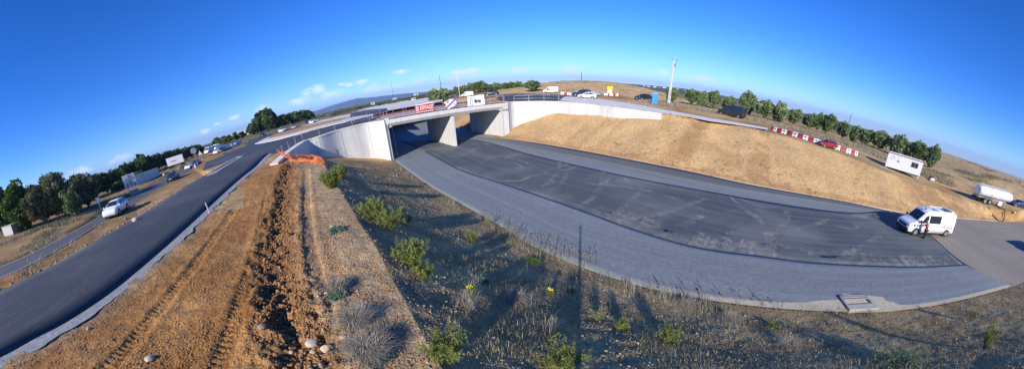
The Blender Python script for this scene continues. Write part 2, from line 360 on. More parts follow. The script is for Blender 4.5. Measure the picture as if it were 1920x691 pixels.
class MB:
    def __init__(s): s.v = []; s.f = []
    def add(s, V, F):
        n = len(s.v); s.v += [tuple(p) for p in V]; s.f += [tuple(i+n for i in f) for f in F]; return s
    def box(s, c, d, rz=0, rx=0, ry=0):
        c = Vector(c); E = Matrix.Rotation(rz, 3, 'Z')@Matrix.Rotation(ry, 3, 'Y')@Matrix.Rotation(rx, 3, 'X'); hx, hy, hz = d[0]/2, d[1]/2, d[2]/2
        V = [c+E@Vector((x*hx, y*hy, z*hz)) for x in (-1, 1) for y in (-1, 1) for z in (-1, 1)]
        return s.add(V, [(0,1,3,2),(4,6,7,5),(0,4,5,1),(2,3,7,6),(0,2,6,4),(1,5,7,3)])
    def tube(s, a, b, r1, r2=None, n=8, cap=True):
        a = Vector(a); b = Vector(b); r2 = r1 if r2 is None else r2; d = (b-a).normalized()
        q = d.orthogonal().normalized(); w = d.cross(q); V = []
        for c, r in ((a, r1), (b, r2)):
            for i in range(n): t = 2*math.pi*i/n; V.append(c+(q*math.cos(t)+w*math.sin(t))*r)
        F = [(i, (i+1) % n, n+(i+1) % n, n+i) for i in range(n)]
        if cap: F += [tuple(range(n))[::-1], tuple(range(n, 2*n))]
        return s.add(V, F)
    def path(s, P, r, n=6):
        P = [Vector(p) for p in P]; rr = r if isinstance(r, (list, tuple)) else [r]*len(P); V = []; pq = None
        for i, p in enumerate(P):
            d = (P[min(i+1, len(P)-1)]-P[max(i-1, 0)]).normalized()
            q = (pq-d*pq.dot(d)).normalized() if pq is not None else d.orthogonal().normalized(); pq = q; w = d.cross(q)
            for k in range(n): t = 2*math.pi*k/n; V.append(p+(q*math.cos(t)+w*math.sin(t))*rr[i])
        F = [(i*n+k, i*n+(k+1) % n, (i+1)*n+(k+1) % n, (i+1)*n+k) for i in range(len(P)-1) for k in range(n)]
        F += [tuple(range(n))[::-1], tuple(range((len(P)-1)*n, len(P)*n))]; return s.add(V, F)
    def prism(s, poly, a, b, axis='y'):    # polygon (p,q) extruded from a to b along an axis
        n = len(poly); f = {'y': lambda p, q, t: (p, t, q), 'x': lambda p, q, t: (t, p, q), 'z': lambda p, q, t: (p, q, t)}[axis]
        V = [f(p, q, a) for p, q in poly]+[f(p, q, b) for p, q in poly]
        return s.add(V, [tuple(range(n)), tuple(range(n, 2*n))[::-1]]+[(i, n+i, n+(i+1) % n, (i+1) % n) for i in range(n)])
    def ball(s, c, r, n=10, k=6):
        c = Vector(c); r = r if isinstance(r, (tuple, list)) else (r, r, r); V = [(c.x, c.y, c.z-r[2])]
        for j in range(1, k):
            p = math.pi*j/k-math.pi/2
            for i in range(n): t = 2*math.pi*i/n; V.append((c.x+r[0]*math.cos(p)*math.cos(t), c.y+r[1]*math.cos(p)*math.sin(t), c.z+r[2]*math.sin(p)))
        V.append((c.x, c.y, c.z+r[2])); F = [(0, 1+(i+1) % n, 1+i) for i in range(n)]
        for j in range(k-2): F += [(1+j*n+i, 1+j*n+(i+1) % n, 1+(j+1)*n+(i+1) % n, 1+(j+1)*n+i) for i in range(n)]
        L = len(V)-1; F += [(L, 1+(k-2)*n+i, 1+(k-2)*n+(i+1) % n) for i in range(n)]; return s.add(V, F)
    def build(s, name, m, parent=None, bevel=0, smooth=False, seg=2, ang=30):
        me = bpy.data.meshes.new(name); me.from_pydata(s.v, [], s.f); me.materials.append(m)
        bm = bmesh.new(); bm.from_mesh(me); bmesh.ops.recalc_face_normals(bm, faces=bm.faces); bm.to_mesh(me); bm.free()
        if smooth: me.polygons.foreach_set('use_smooth', [True]*len(me.polygons)); 
        if smooth:
            try: me.set_sharp_from_angle(angle=math.radians(40))
            except Exception: pass
        me.update(); o = link(bpy.data.objects.new(name, me), parent)
        if bevel:
            bv = o.modifiers.new('bevel', 'BEVEL'); bv.width = bevel; bv.segments = seg; bv.limit_method = 'ANGLE'; bv.angle_limit = math.radians(ang)
        return o
def tag(o, label=None, cat=None, group=None, kind=None):
    if label: o['label'] = label
    if cat: o['category'] = cat
    if group: o['group'] = group
    if kind: o['kind'] = kind
    return o
def thing(name, label, cat, loc=(0,0,0), rz=0, group=None, tilt=None):
    o = bpy.data.objects.new(name, None); COL.objects.link(o); o.empty_display_size = .3
    o.location = loc; o.rotation_euler = (0, 0, rz); return tag(o, label, cat, group)
def copy_tree(o, parent=None):
    c = o.copy(); COL.objects.link(c); c.parent = parent
    for ch in o.children: copy_tree(ch, c)
    return c
def dup(root, loc, rz, label, sc=1, group=None):
    c = copy_tree(root); c.location = loc; c.rotation_euler = (0, 0, rz); c.scale = (sc,)*3 if not isinstance(sc, tuple) else sc
    c['label'] = label
    if group: c['group'] = group
    return c
def ribbon(name, A_, B_, m, n=80, k=10, dz=.02, kind='structure', conform=True, thick=0, zf=None):
    A_ = dens([p[:2] for p in A_], n); B_ = dens([p[:2] for p in B_], n); t = np.linspace(0, 1, k)
    P = A_[:, None, :]*(1-t[None, :, None])+B_[:, None, :]*t[None, :, None]; x = P[..., 0]; y = P[..., 1]
    z = (H(x, y, False)+dz) if conform else np.full(x.shape, dz)
    if zf is not None: z = zf(x, y)+dz
    Lc = np.r_[0, np.cumsum(np.linalg.norm(np.diff((A_+B_)/2, axis=0), axis=1))]; W = np.linalg.norm(A_-B_, axis=1)
    uv = np.stack([np.repeat(Lc[:, None], k, 1), W[:, None]*t[None, :]], -1).reshape(-1, 2)
    V = np.stack([x, y, z], -1).reshape(-1, 3); I = np.arange(n*k).reshape(n, k)
    F = np.stack([I[:-1, :-1], I[1:, :-1], I[1:, 1:], I[:-1, 1:]], -1).reshape(-1, 4)
    if thick:
        ring = np.r_[I[:, 0], I[-1, 1:], I[::-1, -1][1:], I[0, ::-1][1:-1]]; nb_ = len(V)
        V = np.r_[V, V[ring]-np.array([0, 0, thick])]; us_ = uv[ring].copy(); us_[:, 1] = 5; uv = np.r_[uv, us_]; q = np.arange(len(ring))+nb_; r2 = np.roll(ring, -1); q2 = np.roll(q, -1)
        F = np.r_[F, np.stack([ring, q, q2, r2], -1)]
    # make faces look up
    a, b, c = V[F[0][0]], V[F[0][1]], V[F[0][2]]
    if np.cross(b-a, c-a)[2] < 0: F = F[:, ::-1]
    o = npmesh(name, V, F, m, None, False, uv)
    if kind: o['kind'] = kind
    return o
def frag(me_obj): pass
# ================================================================== MATERIALS
X['earth'] = m_ground()
X['gravelroad'] = m_road('bitumen_gravel', (.165, .185, .20), .38, .2, (.30, .295, .28), .35)
X['asphalt'] = m_road('worn_asphalt', (.066, .082, .092), .2, .35, (.30, .29, .26), .42, .75, marks=.4)
X['newasphalt'] = m_road('fresh_asphalt', (.040, .046, .058), .3, .12, (.15, .145, .13), .35)
X['oldasphalt'] = m_road('old_asphalt', (.08, .082, .088), .2, .2, (.18, .17, .15), .35)
X['strip'] = m_road('mid_grey_strip', (.11, .122, .125), .3, .2, (.2, .2, .19), .3)
X['tanroad'] = m_road('dusty_subbase', (.215, .19, .155), .2, .2, (.33, .29, .23), .4)
X['paleroad'] = m_road('pale_subbase', (.33, .32, .30), .15, .1, (.42, .40, .36), .4)
X['cream'] = m_road('lime_dust', (.42, .37, .27), .3, .2, (.52, .47, .37), .5)
X['whitegravel'] = m_road('limestone_gravel', (.26, .26, .255), .6, .1, (.36, .35, .33), .4)
X['conc'] = m_concrete('concrete', (.57, .56, .535)); X['conc2'] = m_concrete('light_concrete', (.60, .575, .52)); X['concd'] = m_concrete('weathered_concrete', (.34, .33, .30))
X['joint'] = mat('joint_dark', (.05, .05, .05), .9)
X['white'] = mat('white_paint', (.78, .78, .78), .35, 0, .03, 2, coat=.5)
X['whitem'] = mat('matt_white', (.72, .72, .70), .6, 0, .06, 2)
X['dark'] = mat('dark_paint', (.018, .02, .028), .3, 0, .1, 2, coat=.6)
X['darkblue'] = mat('blue_paint', (.02, .035, .10), .3, 0, .1, 2, coat=.6)
X['silver'] = mat('silver_paint', (.42, .44, .46), .35, .3, .05, 2, coat=.5)
X['red'] = mat('red_paint', (.28, .012, .015), .3, 0, .1, 2, coat=.6)
X['lightblue'] = mat('pale_blue_paint', (.25, .38, .48), .35, 0, .05, 2, coat=.5)
X['lime'] = mat('lime_green_vinyl', (.42, .72, .12), .5)
X['glass'] = m_glass(); X['rubber'] = mat('tyre_rubber', (.022, .022, .023), .9, 0, .2, 8)
X['rim'] = mat('wheel_rim', (.30, .31, .32), .4, .6); X['black'] = mat('black_plastic', (.025, .025, .028), .7)
X['lamp'] = mat('headlamp_clear', (.55, .58, .6), .12, .2); X['tail'] = mat('tail_lamp_red', (.35, .01, .01), .2)
X['steel'] = mat('galvanised_steel', (.42, .43, .44), .45, .6, .1, 6); X['redsteel'] = mat('red_brown_primer', (.20, .045, .035), .7)
X['barr'] = mat('red_plastic', (.36, .035, .035), .5); X['barw'] = mat('white_plastic', (.62, .61, .60), .5)
X['net'] = mat('orange_net_plastic', (.80, .22, .06), .6); X['blue'] = mat('blue_plastic', (.025, .22, .62), .45, 0, .06)
X['pole'] = m_concrete('pole_concrete', (.55, .54, .50)); X['bark'] = mat('bark', (.10, .075, .05), .9, 0, .3, 6, .4)
X['pine'] = m_leaf('pine_needles', (.08, .12, .045), (.25, .33, .14)); X['oak'] = m_leaf('dark_evergreen_leaf', (.035, .062, .022), (.12, .18, .06), .15)
X['green'] = m_leaf('green_leaf', (.04, .08, .02), (.14, .23, .05)); X['olive'] = m_leaf('dull_olive_leaf', (.09, .10, .05), (.27, .28, .14))
X['yleaf'] = m_leaf('yellow_green_leaf', (.09, .12, .035), (.27, .30, .075), .35); X['blueleaf'] = m_leaf('blue_green_leaf', (.06, .12, .08), (.17, .26, .17), .3)
X['dry'] = m_leaf('dry_grass', (.17, .14, .085), (.42, .37, .26), .2); X['grey'] = m_leaf('dead_grey_stems', (.17, .15, .11), (.42, .37, .29), .1)
X['flower'] = mat('yellow_flower', (.75, .62, .03), .6); X['straw'] = m_leaf('straw_plume', (.17, .15, .09), (.38, .32, .17), .3)
X['stone'] = mat('limestone', (.42, .36, .27), .9, 0, .25, 9, .4); X['stoneb'] = mat('brown_stone', (.25, .19, .13), .9, 0, .3, 9, .4)
X['clod'] = mat('soil_clod', (.30, .155, .058), .95, 0, .3, 4, .4); X['grav'] = mat('slope_gravel', (.32, .25, .155), .95, 0, .45, 2.5, .3)
X['skin'] = mat('skin', (.45, .27, .19), .5); X['jacket'] = mat('red_cloth', (.22, .02, .03), .85); X['navy'] = mat('navy_cloth', (.015, .018, .04), .9)
X['greycloth'] = mat('blue_grey_cloth', (.20, .25, .34), .9); X['yellow'] = mat('yellow_paint', (.75, .50, .02), .5); X['purple'] = mat('purple_vinyl', (.20, .05, .42), .6)
X['banred'] = mat('red_banner_vinyl', (.60, .05, .045), .6, 0, .12, 2); X['banwhite'] = mat('white_banner_vinyl', (.74, .74, .74), .6, 0, .05, 2)
X['pink'] = mat('pink_white_vinyl', (.72, .5, .5), .6); X['hill'] = mat('far_hill_scrub', (.05, .065, .04), .95, 0, .3, .002); X['plainveg'] = m_leaf('distant_scrub', (.03, .045, .018), (.13, .13, .045), .1)
X['reddirt'] = m_road('orange_earth', (.37, .20, .085), .4, .25, (.45, .32, .17), .4); X['hose'] = mat('hose_rubber', (.03, .03, .03), .6); X['roof'] = mat('pale_roof', (.5, .46, .42), .8); X['roller'] = X['yellow']
# ================================================================== SKY / SUN
w = bpy.data.worlds.new('World'); SC.world = w; w.use_nodes = True; nt = w.node_tree; nt.nodes.clear()
SUN_AZ = math.radians(13.68+180); SUN_EL = math.radians(26.44)
sky = nt.nodes.new('ShaderNodeTexSky'); sky.sky_type = 'NISHITA'; sky.sun_disc = False; sky.sun_elevation = SUN_EL; sky.sun_rotation = SUN_AZ
sky.altitude = 60; sky.air_density = 1.0; sky.dust_density = .0; sky.ozone_density = 5.0
bg = nt.nodes.new('ShaderNodeBackground'); bg.inputs[1].default_value = .105; out = nt.nodes.new('ShaderNodeOutputWorld')
tcn = nt.nodes.new('ShaderNodeTexCoord').outputs['Generated']
sep = nt.nodes.new('ShaderNodeSeparateXYZ'); nt.links.new(tcn, sep.inputs[0])
# clouds: small cumulus standing low in the sky, each at its own bearing and height, edges broken up by noise
az = math_(nt, 'ARCTAN2', sep.outputs[0], sep.outputs[1]); el_s = sep.outputs[2]
nzv = mapping(nt, tcn, (1, 1, 2.2)); n1 = noise(nt, nzv, 26, 5, .62); n2 = noise(nt, nzv, 7, 2, .6); n3 = noise(nt, mapping(nt, tcn, (1, 1, 5)), 5, 4, .6)
def azel(u, v): r = ray(u, v); return math.atan2(r[0], r[1]), math.atan(r[2]/math.hypot(r[0], r[1]))
flat = mapping(nt, tcn, (1, 1, 2.6)); acc = None
for u, v, wa, st_ in [(597,167,26,1),(578,173,18,.8),(655,158,12,.75),(678,152,20,.7),(640,158,9,.8),(750,134,18,.75),(740,162,14,.95),(862,137,18,1),(882,134,24,.75),(850,150,20,.7),(405,232,10,.9),(385,246,14,.8),(435,222,16,.6),(490,205,22,.6),(790,150,18,.6),(975,129,20,.75),(1068,129,18,.6),(1075,145,30,.5),(1172,142,10,.8),(1243,136,15,.85),(1313,147,24,.7),(1500,195,16,.6),(560,190,26,.6),(620,178,26,.65),(700,168,28,.7),(225,302,40,.35),(150,322,36,.3),(25,352,24,.45)]:
    r = ray(u, v); r = r/np.linalg.norm(r); vm = nt.nodes.new('ShaderNodeVectorMath'); vm.operation = 'DISTANCE'; nt.links.new(flat, vm.inputs[0]); vm.inputs[1].default_value = (r[0], r[1], r[2]*2.6)
    q = math_(nt, 'MULTIPLY_ADD', vm.outputs['Value'], -1/math.radians(wa*.1), 1-(1-st_)*.5)
    acc = q if acc is None else math_(nt, 'MAXIMUM', acc, q)
acc = math_(nt, 'MAXIMUM', acc, -1.2)
cov = math_(nt, 'ADD', math_(nt, 'MULTIPLY_ADD', acc, 1.0, .05), math_(nt, 'MULTIPLY', math_(nt, 'SUBTRACT', n1, .5), 2.6)); cov = math_(nt, 'ADD', cov, math_(nt, 'MULTIPLY', math_(nt, 'SUBTRACT', n2, .5), 1.2))
cov = ramp(nt, cov, -.05, .75)
wsp = math_(nt, 'MULTIPLY', ramp(nt, n3, .5, .75), math_(nt, 'MULTIPLY', ramp(nt, el_s, .10, .02), .16)); wsp = math_(nt, 'MULTIPLY', wsp, ramp(nt, az, .7, -.3))
cov = math_(nt, 'MAXIMUM', cov, wsp)
skc = nt.nodes.new('ShaderNodeHueSaturation'); skc.inputs['Saturation'].default_value = 1.25; skc.inputs['Value'].default_value = 1.0; nt.links.new(sky.outputs[0], skc.inputs['Color'])
tint = mixc(nt, ramp(nt, sep.outputs[2], .0, .25), (.76, .92, 1.20), (.62, .81, 1.30)); sk2 = mixc(nt, 1.0, skc.outputs[0], tint, 'MULTIPLY')
colr = mixc(nt, math_(nt, 'MULTIPLY', cov, .75), sk2, (6.8, 7.4, 8.6))
nt.links.new(colr, bg.inputs[0]); nt.links.new(bg.outputs[0], out.inputs[0])
sl = bpy.data.lights.new('sun', 'SUN'); sl.energy = 4.6; sl.angle = math.radians(.53); sl.color = (1.0, .93, .82)
so = bpy.data.objects.new('sun', sl); COL.objects.link(so); so.location = (0, -20, 60)
sdir = Vector((math.sin(SUN_AZ)*math.cos(SUN_EL), math.cos(SUN_AZ)*math.cos(SUN_EL), math.sin(SUN_EL)))
so.rotation_euler = sdir.to_track_quat('Z', 'Y').to_euler()
SC.view_settings.view_transform = 'Standard'; SC.view_settings.look = 'None'; SC.view_settings.exposure = 0.64; SC.view_settings.gamma = 1
SC.cycles.use_denoising = True; SC.cycles.max_bounces = 5; SC.cycles.diffuse_bounces = 3; SC.cycles.transparent_max_bounces = 6
# ================================================================== TERRAIN
az = np.radians(np.r_[np.arange(-180, -112, 2.0), np.arange(-112, -20, .2), np.arange(-20, 112, .2), np.arange(112, 180.1, 2.0)])
rr = np.r_[np.exp(np.arange(math.log(.6), math.log(60), .0075)), np.exp(np.arange(math.log(60), math.log(9000), .02))]
Az, Rr = np.meshgrid(az, rr, indexing='ij'); x = Rr*np.sin(Az); y = Rr*np.cos(Az)
z = H(x, y); z = z-np.where(inside(x, y, LOWP), .05, 0)
V = np.stack([x, y, z], -1).reshape(-1, 3); I = np.arange(x.size).reshape(x.shape)
F = np.stack([I[:-1, :-1], I[:-1, 1:], I[1:, 1:], I[1:, :-1]], -1).reshape(-1, 4)
F = np.r_[F]; a, b, c = V[F[5000][0]], V[F[5000][1]], V[F[5000][2]]
if np.cross(b-a, c-a)[2] < 0: F = F[:, ::-1]
# soil colours
def soilcol(x, y):
    r = np.hypot(x, y); azd = np.degrees(np.arctan2(x, y)); n = x.shape
    def c(v): return np.array(v)[None, :]
    bankN = inside(x, y, [p[:2] for p in LOWN[len(nb)-1:]]+[q[:2] for q in crestN[::-1]])
    bankF = inside(x, y, [p[:2] for p in LOWF[::-1][len(fb)-1:]]+[q[:2] for q in crestF[::-1]])
    f1 = fbm(x/6, y/6, 4, 21)[:, None]; f2 = fbm(x/1.2, y/1.2, 4, 23)[:, None]; f3 = fbm(x/30, y/30, 3, 29)[:, None]
    def mx(a, b, t): return a*(1-t)+b*t
    tan = c((.52, .345, .165)); orange = c((.33, .165, .06)); brown = c((.25, .14, .062)); dry = c((.30, .235, .125)); scrub = c((.16, .14, .08))
    base = mx(tan, orange, sst(.45, .7, f1)); base = mx(base, dry, sst(.4, .65, f3)*.8)
    mid = ((azd > -2) & (azd < 34) & (r < 260))[:, None]; tanh = mx(tan*1.2, c((.50, .34, .18)), sst(.4, .7, f2)); base = np.where(mid & (r > 85)[:, None], mx(tanh, base, .15), base)
    left = (azd < -40)[:, None]; far = sst(90, 180, r)[:, None]
    lc = mx(scrub*1.1, dry, sst(.4, .65, f1)); base = np.where(left, mx(lc, orange*1.1, .45), base)
    base = mx(base, mx(c((.17, .145, .075)), c((.07, .085, .04)), sst(.4, .6, f1)), far*np.where((azd > 3) & (azd < 30) & (r[:] < 200), .0, np.where(azd > 72, .45, .85))[:, None])
    # right-hand slope beyond the container: scrubby hill
    hr = ((azd > 66) & (r > 75))[:, None]; base = np.where(hr, mx(tan*1.05, c((.38, .31, .18)), sst(.4, .7, f2)), base)
    bF = mx(tan*1.0, c((.36, .22, .10)), sst(.55, .8, f1)*.4); base = np.where(bankF[:, None], bF, base)
    _, arF = pdist(x, y, LOWF); dF, _ = pdist(x, y, LOWF)
    stain = (sst(.66, .8, vn(arF/4.5, arF*0, 37))*sst(.3, .5, f2[:, 0]))[:, None]
    base = np.where(bankF[:, None], mx(base, c((.28, .14, .055)), stain*.5), base)
    base = np.where((bankF & (dF < .5+1.4*f2[:, 0]**2))[:, None], mx(base, c((.38, .22, .10)), .75), base)
    mound = (~bankN & (x > -24) & (y < 27) & (x < 12) & (r < 60))[:, None]
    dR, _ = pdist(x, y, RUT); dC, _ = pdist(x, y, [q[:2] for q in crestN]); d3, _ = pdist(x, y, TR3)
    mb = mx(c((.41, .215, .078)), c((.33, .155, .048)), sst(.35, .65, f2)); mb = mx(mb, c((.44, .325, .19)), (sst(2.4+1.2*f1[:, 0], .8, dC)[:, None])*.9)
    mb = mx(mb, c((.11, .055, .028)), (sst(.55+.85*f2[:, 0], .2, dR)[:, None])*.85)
    drr, _ = pdist(x, y, rdR); mb = mx(mb, c((.34, .27, .18)), sst(1.6, .3, drr)[:, None]*.7)
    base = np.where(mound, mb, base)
    dN, _ = pdist(x, y, LOWN); tt = (dN/(dN+dC+1e-6))[:, None]
    bn = mx(c((.50, .37, .18)), c((.35, .25, .12)), sst(.3, .65, f2)); bn = mx(bn, c((.36, .24, .12)), sst(23, 33, r)[:, None]*.75)
    bn = mx(bn, c((.33, .24, .14)), (1-sst(.03, .10, tt))*.7)
    bn = mx(bn, c((.34, .245, .14)), sst(.9, .98, tt)*.8)
    base = np.where(bankN[:, None], bn, base)
    # ditch bank beside the old road
    dO, _ = pdist(x, y, oldF); base = np.where((left[:, 0] & (dO < 3.0) & (r < 90))[:, None], mx(base, c((.13, .085, .05)), .6), base)
    dLx, _ = pdist(x, y, rdL); q_ = (dLx < 11) & (azd < -52) & (azd > -72) & (r > 16); base = np.where(q_[:, None], mx(c((.40, .27, .14)), c((.33, .18, .075)), sst(.4, .65, f2)), base)
    dL2, _ = pdist(x, y, rdL); wob = .7+1.3*f2[:, 0]; base = np.where(((dL2 < 2.6*wob) & left[:, 0])[:, None], mx(c((.24, .12, .055)), c((.36, .28, .18)), sst(.45, .6, f2)), base)
    return base
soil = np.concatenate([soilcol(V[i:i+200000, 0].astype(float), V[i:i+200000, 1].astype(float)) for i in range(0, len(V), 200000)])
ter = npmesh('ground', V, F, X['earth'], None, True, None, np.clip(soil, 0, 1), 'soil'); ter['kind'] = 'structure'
# ================================================================== ROADS
n2 = [p for p in near_edge]+[(24.0, -5.2, 0)]
ribbon('carriageway', nb[::-1]+[p[:2] for p in near_edge[1:]], fb[::-1]+[p[:2] for p in far_edge[1:]], X['gravelroad'], 240, 14, .0, zf=ZR)
ribbon('asphalt_layer', mid_near, mid_far+[seam[2]], X['asphalt'], 120, 16, .04, conform=False, thick=.03)
ribbon('gravel_layer', [p[:2] for p in near_edge], [p[:2] for p in mid_near[1:-1]]+[G(1806,498)[:2]], X['gravelroad'], 160, 14, .14, conform=False, thick=.12)
ribbon('road_edge_strip', mid_line, [p for p in far_edge[:-3]]+[seam[0]], X['strip'], 90, 5, .03, conform=False, thick=.03)
dark2 = dens([p[:2] for p in far_edge[1:-3]], 60); ins = dark2+(dens([p[:2] for p in mid_line[1:]], 60)-dark2)*.22
ribbon('dark_edge_strip', dark2, ins, X['newasphalt'], 60, 3, .045, conform=False)
ca1 = [np.array(p[:2]) for p in far_edge]; ribbon('edge_dust', [p+np.array([.05, .06]) for p in ca1], [p+np.array([.42, .5]) for p in ca1], X['cream'], 90, 3, .06, conform=False, thick=.1)
# dusty subbase to the right of the seam
sm = [np.array(p[:2]) for p in seam]
ribbon('subbase', [sm[0]+(1, -.5), (44, 1.6), (53, -4.6), (62, -10), (72, -15.5), (92, -27), (140, -54)][0:7], [sm[4], (24.5,-5.2), (27,-7), (34,-11.5), (48,-20), (75,-36), (130,-66)], X['tanroad'], 80, 12, .03, conform=False)
def wedge():                               # area between seam and the first subbase row
    P = [p for p in sm]; E = [tuple(sm[0]+(1, -.5))]+[(40, 4.3), (44, 1.6), (50, -2.6), (53, -4.6)]; return P, E
ribbon('subbase', [tuple(p) for p in sm[::-1]], [(26, -6.5), (33, -6), (39, -2), (43, 1.0), (38, 5.8)], X['tanroad'], 40, 10, .045, conform=False)
ribbon('joint_line', [p+(.0, -.0) for p in sm], [p+(.13, .05) for p in sm], X['joint'], 60, 2, .06, conform=False, thick=.05)
ribbon('shoulder_dust', [G(u, v, 0) for u, v in [(1300,560),(1400,574),(1500,583),(1620,590),(1700,584),(1800,566),(1880,543)]], [G(u, v, 0) for u, v in [(1300,556),(1400,567),(1500,571),(1560,566),(1660,568),(1720,574),(1880,538)]], X['cream'], 60, 3, .152, conform=False)
ribbon('shoulder_dust', [G(u, v, 0) for u, v in [(1568,586),(1680,586)]], [G(u, v, 0) for u, v in [(1577,554),(1652,560)]], X['cream'], 10, 4, .159, conform=False)
ribbon('concrete_apron', [G(744,303), G(766,318)], [G(757,299), G(777,311)], X['conc2'], 6, 3, .06, conform=False, thick=.05)
# upper roads
ribbon('new_road', rdL+[G(500,268,4.95), G(560,258,5.1)], rdR+[G(535,280,4.95), G(565,268,5.2)], X['newasphalt'], 160, 8, .05, zf=lambda x, y: PLAT(x, y), thick=.12)
gr = dens([p[:2] for p in rdR], 260); gd = np.gradient(gr, axis=0); gn = np.stack([-gd[:, 1], gd[:, 0]], -1); gn /= np.linalg.norm(gn, axis=1)[:, None]
sgn = 1 if ((gr[130]+gn[130])@(1, 0)) > gr[130][0] else -1; gn *= sgn
ribbon('gravel_shoulder', gr+gn*.1, gr+gn*(.38+.5*fbm(np.arange(260)/4.0, np.zeros(260), 4, 77))[:, None], X['whitegravel'], 260, 4, .02, zf=lambda x, y: PLAT(x, y))
ribbon('old_road', oldF, oldN, X['oldasphalt'], 100, 6, .04, zf=lambda x, y: PLAT(x, y))
for a_, b_, nm in ((oldN, .25, 'road_line'), (oldF, -.25, 'road_line')):
    q = dens([p[:2] for p in a_], 60); c0 = dens([p[:2] for p in (oldF if a_ is oldN else oldN)], 60); d_ = (c0-q)/np.linalg.norm(c0-q, axis=1)[:, None]
    ribbon(nm, q+d_*.25, q+d_*.38, X['whitem'], 60, 2, .05, zf=lambda x, y: PLAT(x, y))
# junction area: asphalt spread left of the bridge, islands with pale kerbs
def sheet(name, pts, m, dz, thick=0, sub=1, kind='structure'):
    P = [Vector((p[0], p[1], 0)) for p in pts]; bm = bmesh.new(); vs = [bm.verts.new(p) for p in P]; bm.faces.new(vs)
    bmesh.ops.triangulate(bm, faces=bm.faces)
    for _ in range(sub): bmesh.ops.subdivide_edges(bm, edges=[e for e in bm.edges if e.calc_length() > 3.0], cuts=1, use_grid_fill=False); bmesh.ops.triangulate(bm, faces=bm.faces)
    bmesh.ops.recalc_face_normals(bm, faces=bm.faces)
    if len(bm.faces) and list(bm.faces)[0].normal.z < 0: bmesh.ops.reverse_faces(bm, faces=bm.faces)
    xs = np.array([v.co.x for v in bm.verts]); ys = np.array([v.co.y for v in bm.verts]); zs = PLAT(xs, ys)
    for v, q in zip(bm.verts, zs): v.co.z = q+dz
    if thick:
        r = bmesh.ops.extrude_face_region(bm, geom=list(bm.faces)); 
        for e in r['geom']:
            if isinstance(e, bmesh.types.BMVert): e.co.z += thick
    me = bpy.data.meshes.new(name); bm.to_mesh(me)
    l = me.uv_layers.new(name='uv')
    for lo in me.loops: l.data[lo.index].uv = me.vertices[lo.vertex_index].co.xy
    bm.free(); me.materials.append(m); o = link(bpy.data.objects.new(name, me))
    if kind: o['kind'] = kind
    return o
def PG(pts, z): return [GP(u, v) for u, v in pts]
sheet('junction_road', PG([(380,320),(430,303),(447,293),(512,288),(540,285),(560,271),(575,261),(600,253),(630,243),(660,235),(690,228),(716,222),(700,213),(650,225),(600,235.5),(560,246),(520,256.5),(488,262),(560,234),(600,224),(610,218),(540,236),(490,250),(450,266),(420,280),(398,294),(385,303)], 5.0), X['newasphalt'], .055, sub=3)
sheet('traffic_island', PG([(478,270.5),(520,263),(560,252),(600,241),(650,229),(700,217),(700,214.5),(650,222.5),(600,233),(560,243),(520,254),(505,257)], 5.0), X['conc2'], .07, .12, 2)
sheet('island_earth', PG([(500,261.5),(545,252),(620,232),(660,221),(640,222),(590,233),(540,246),(515,252.5)], 5.0), X['reddirt'], .2, .03, 2)
sheet('traffic_island', PG([(386,332),(410,313),(446,294),(457,293),(436,306),(408,324)], 4.88), X['whitegravel'], .05, .06, 2)
sheet('island_asphalt', PG([(394,326),(412,314),(440,298),(448,297),(432,306),(406,321)], 4.88), X['oldasphalt'], .12, .02, 2)
sheet('right_apron', PG([(1027,185.5),(1060,181.5),(1100,184),(1160,191),(1240,205),(1330,222),(1440,241),(1438,244),(1330,228),(1245,213.2),(1200,207.5),(1120,197.5),(1080,193.5),(1050,190.5)], 5.4), X['conc2'], .08, 0, 3)
sheet('right_road', PG([(942,190),(1000,188.5),(1045,189.2),(1075,191.8),(1050,189),(1029,185.8),(1060,180.8),(1073,179.5),(1040,177.5),(1000,176.4),(960,176),(945,177),(938,180),(930,186)], 5.62), X['newasphalt'], .1, 0, 3)
sheet('kerb_line', PG([(880,187),(915,182.5),(945,178),(945,176.6),(915,180),(880,184.5)], 5.6), X['paleroad'], .12, .08, 2)
sheet('far_lane', PG([(560,238),(612,222),(700,199),(790,182),(830,178),(830,190),(790,196.5),(700,213),(640,222)], 4.9), X['conc2'], .06, 0, 3)
sheet('works_yard', PG([(655,222),(658,213),(690,206),(725,203),(728,211),(700,215)], 5.0), X['newasphalt'], .12, 0, 2)

# dusty wheel marks left by lorries turning on the dark layer: thin patchy films of dust
m, nt, b = mk('tyre_dust'); b.inputs['Base Color'].default_value = (.36, .35, .32, 1); b.inputs['Roughness'].default_value = .95
uvn = nt.nodes.new('ShaderNodeUVMap').outputs[0]; tr = nt.nodes.new('ShaderNodeBsdfTransparent'); mx_ = nt.nodes.new('ShaderNodeMixShader')
tcd = nt.nodes.new('ShaderNodeTexCoord').outputs['Object']; a1 = ramp(nt, noise(nt, mapping(nt, uvn, (2.2, 1.5, 1)), 1, 4, .7), .4, .7); a2 = ramp(nt, noise(nt, tcd, .45, 3), .38, .62)
nt.links.new(math_(nt, 'MULTIPLY', math_(nt, 'MULTIPLY', a1, a2), .8), mx_.inputs[0]); nt.links.new(tr.outputs[0], mx_.inputs[1]); nt.links.new(b.outputs[0], mx_.inputs[2]); nt.links.new(mx_.outputs[0], nt.nodes['Material Output'].inputs['Surface']); X['dustmark'] = m
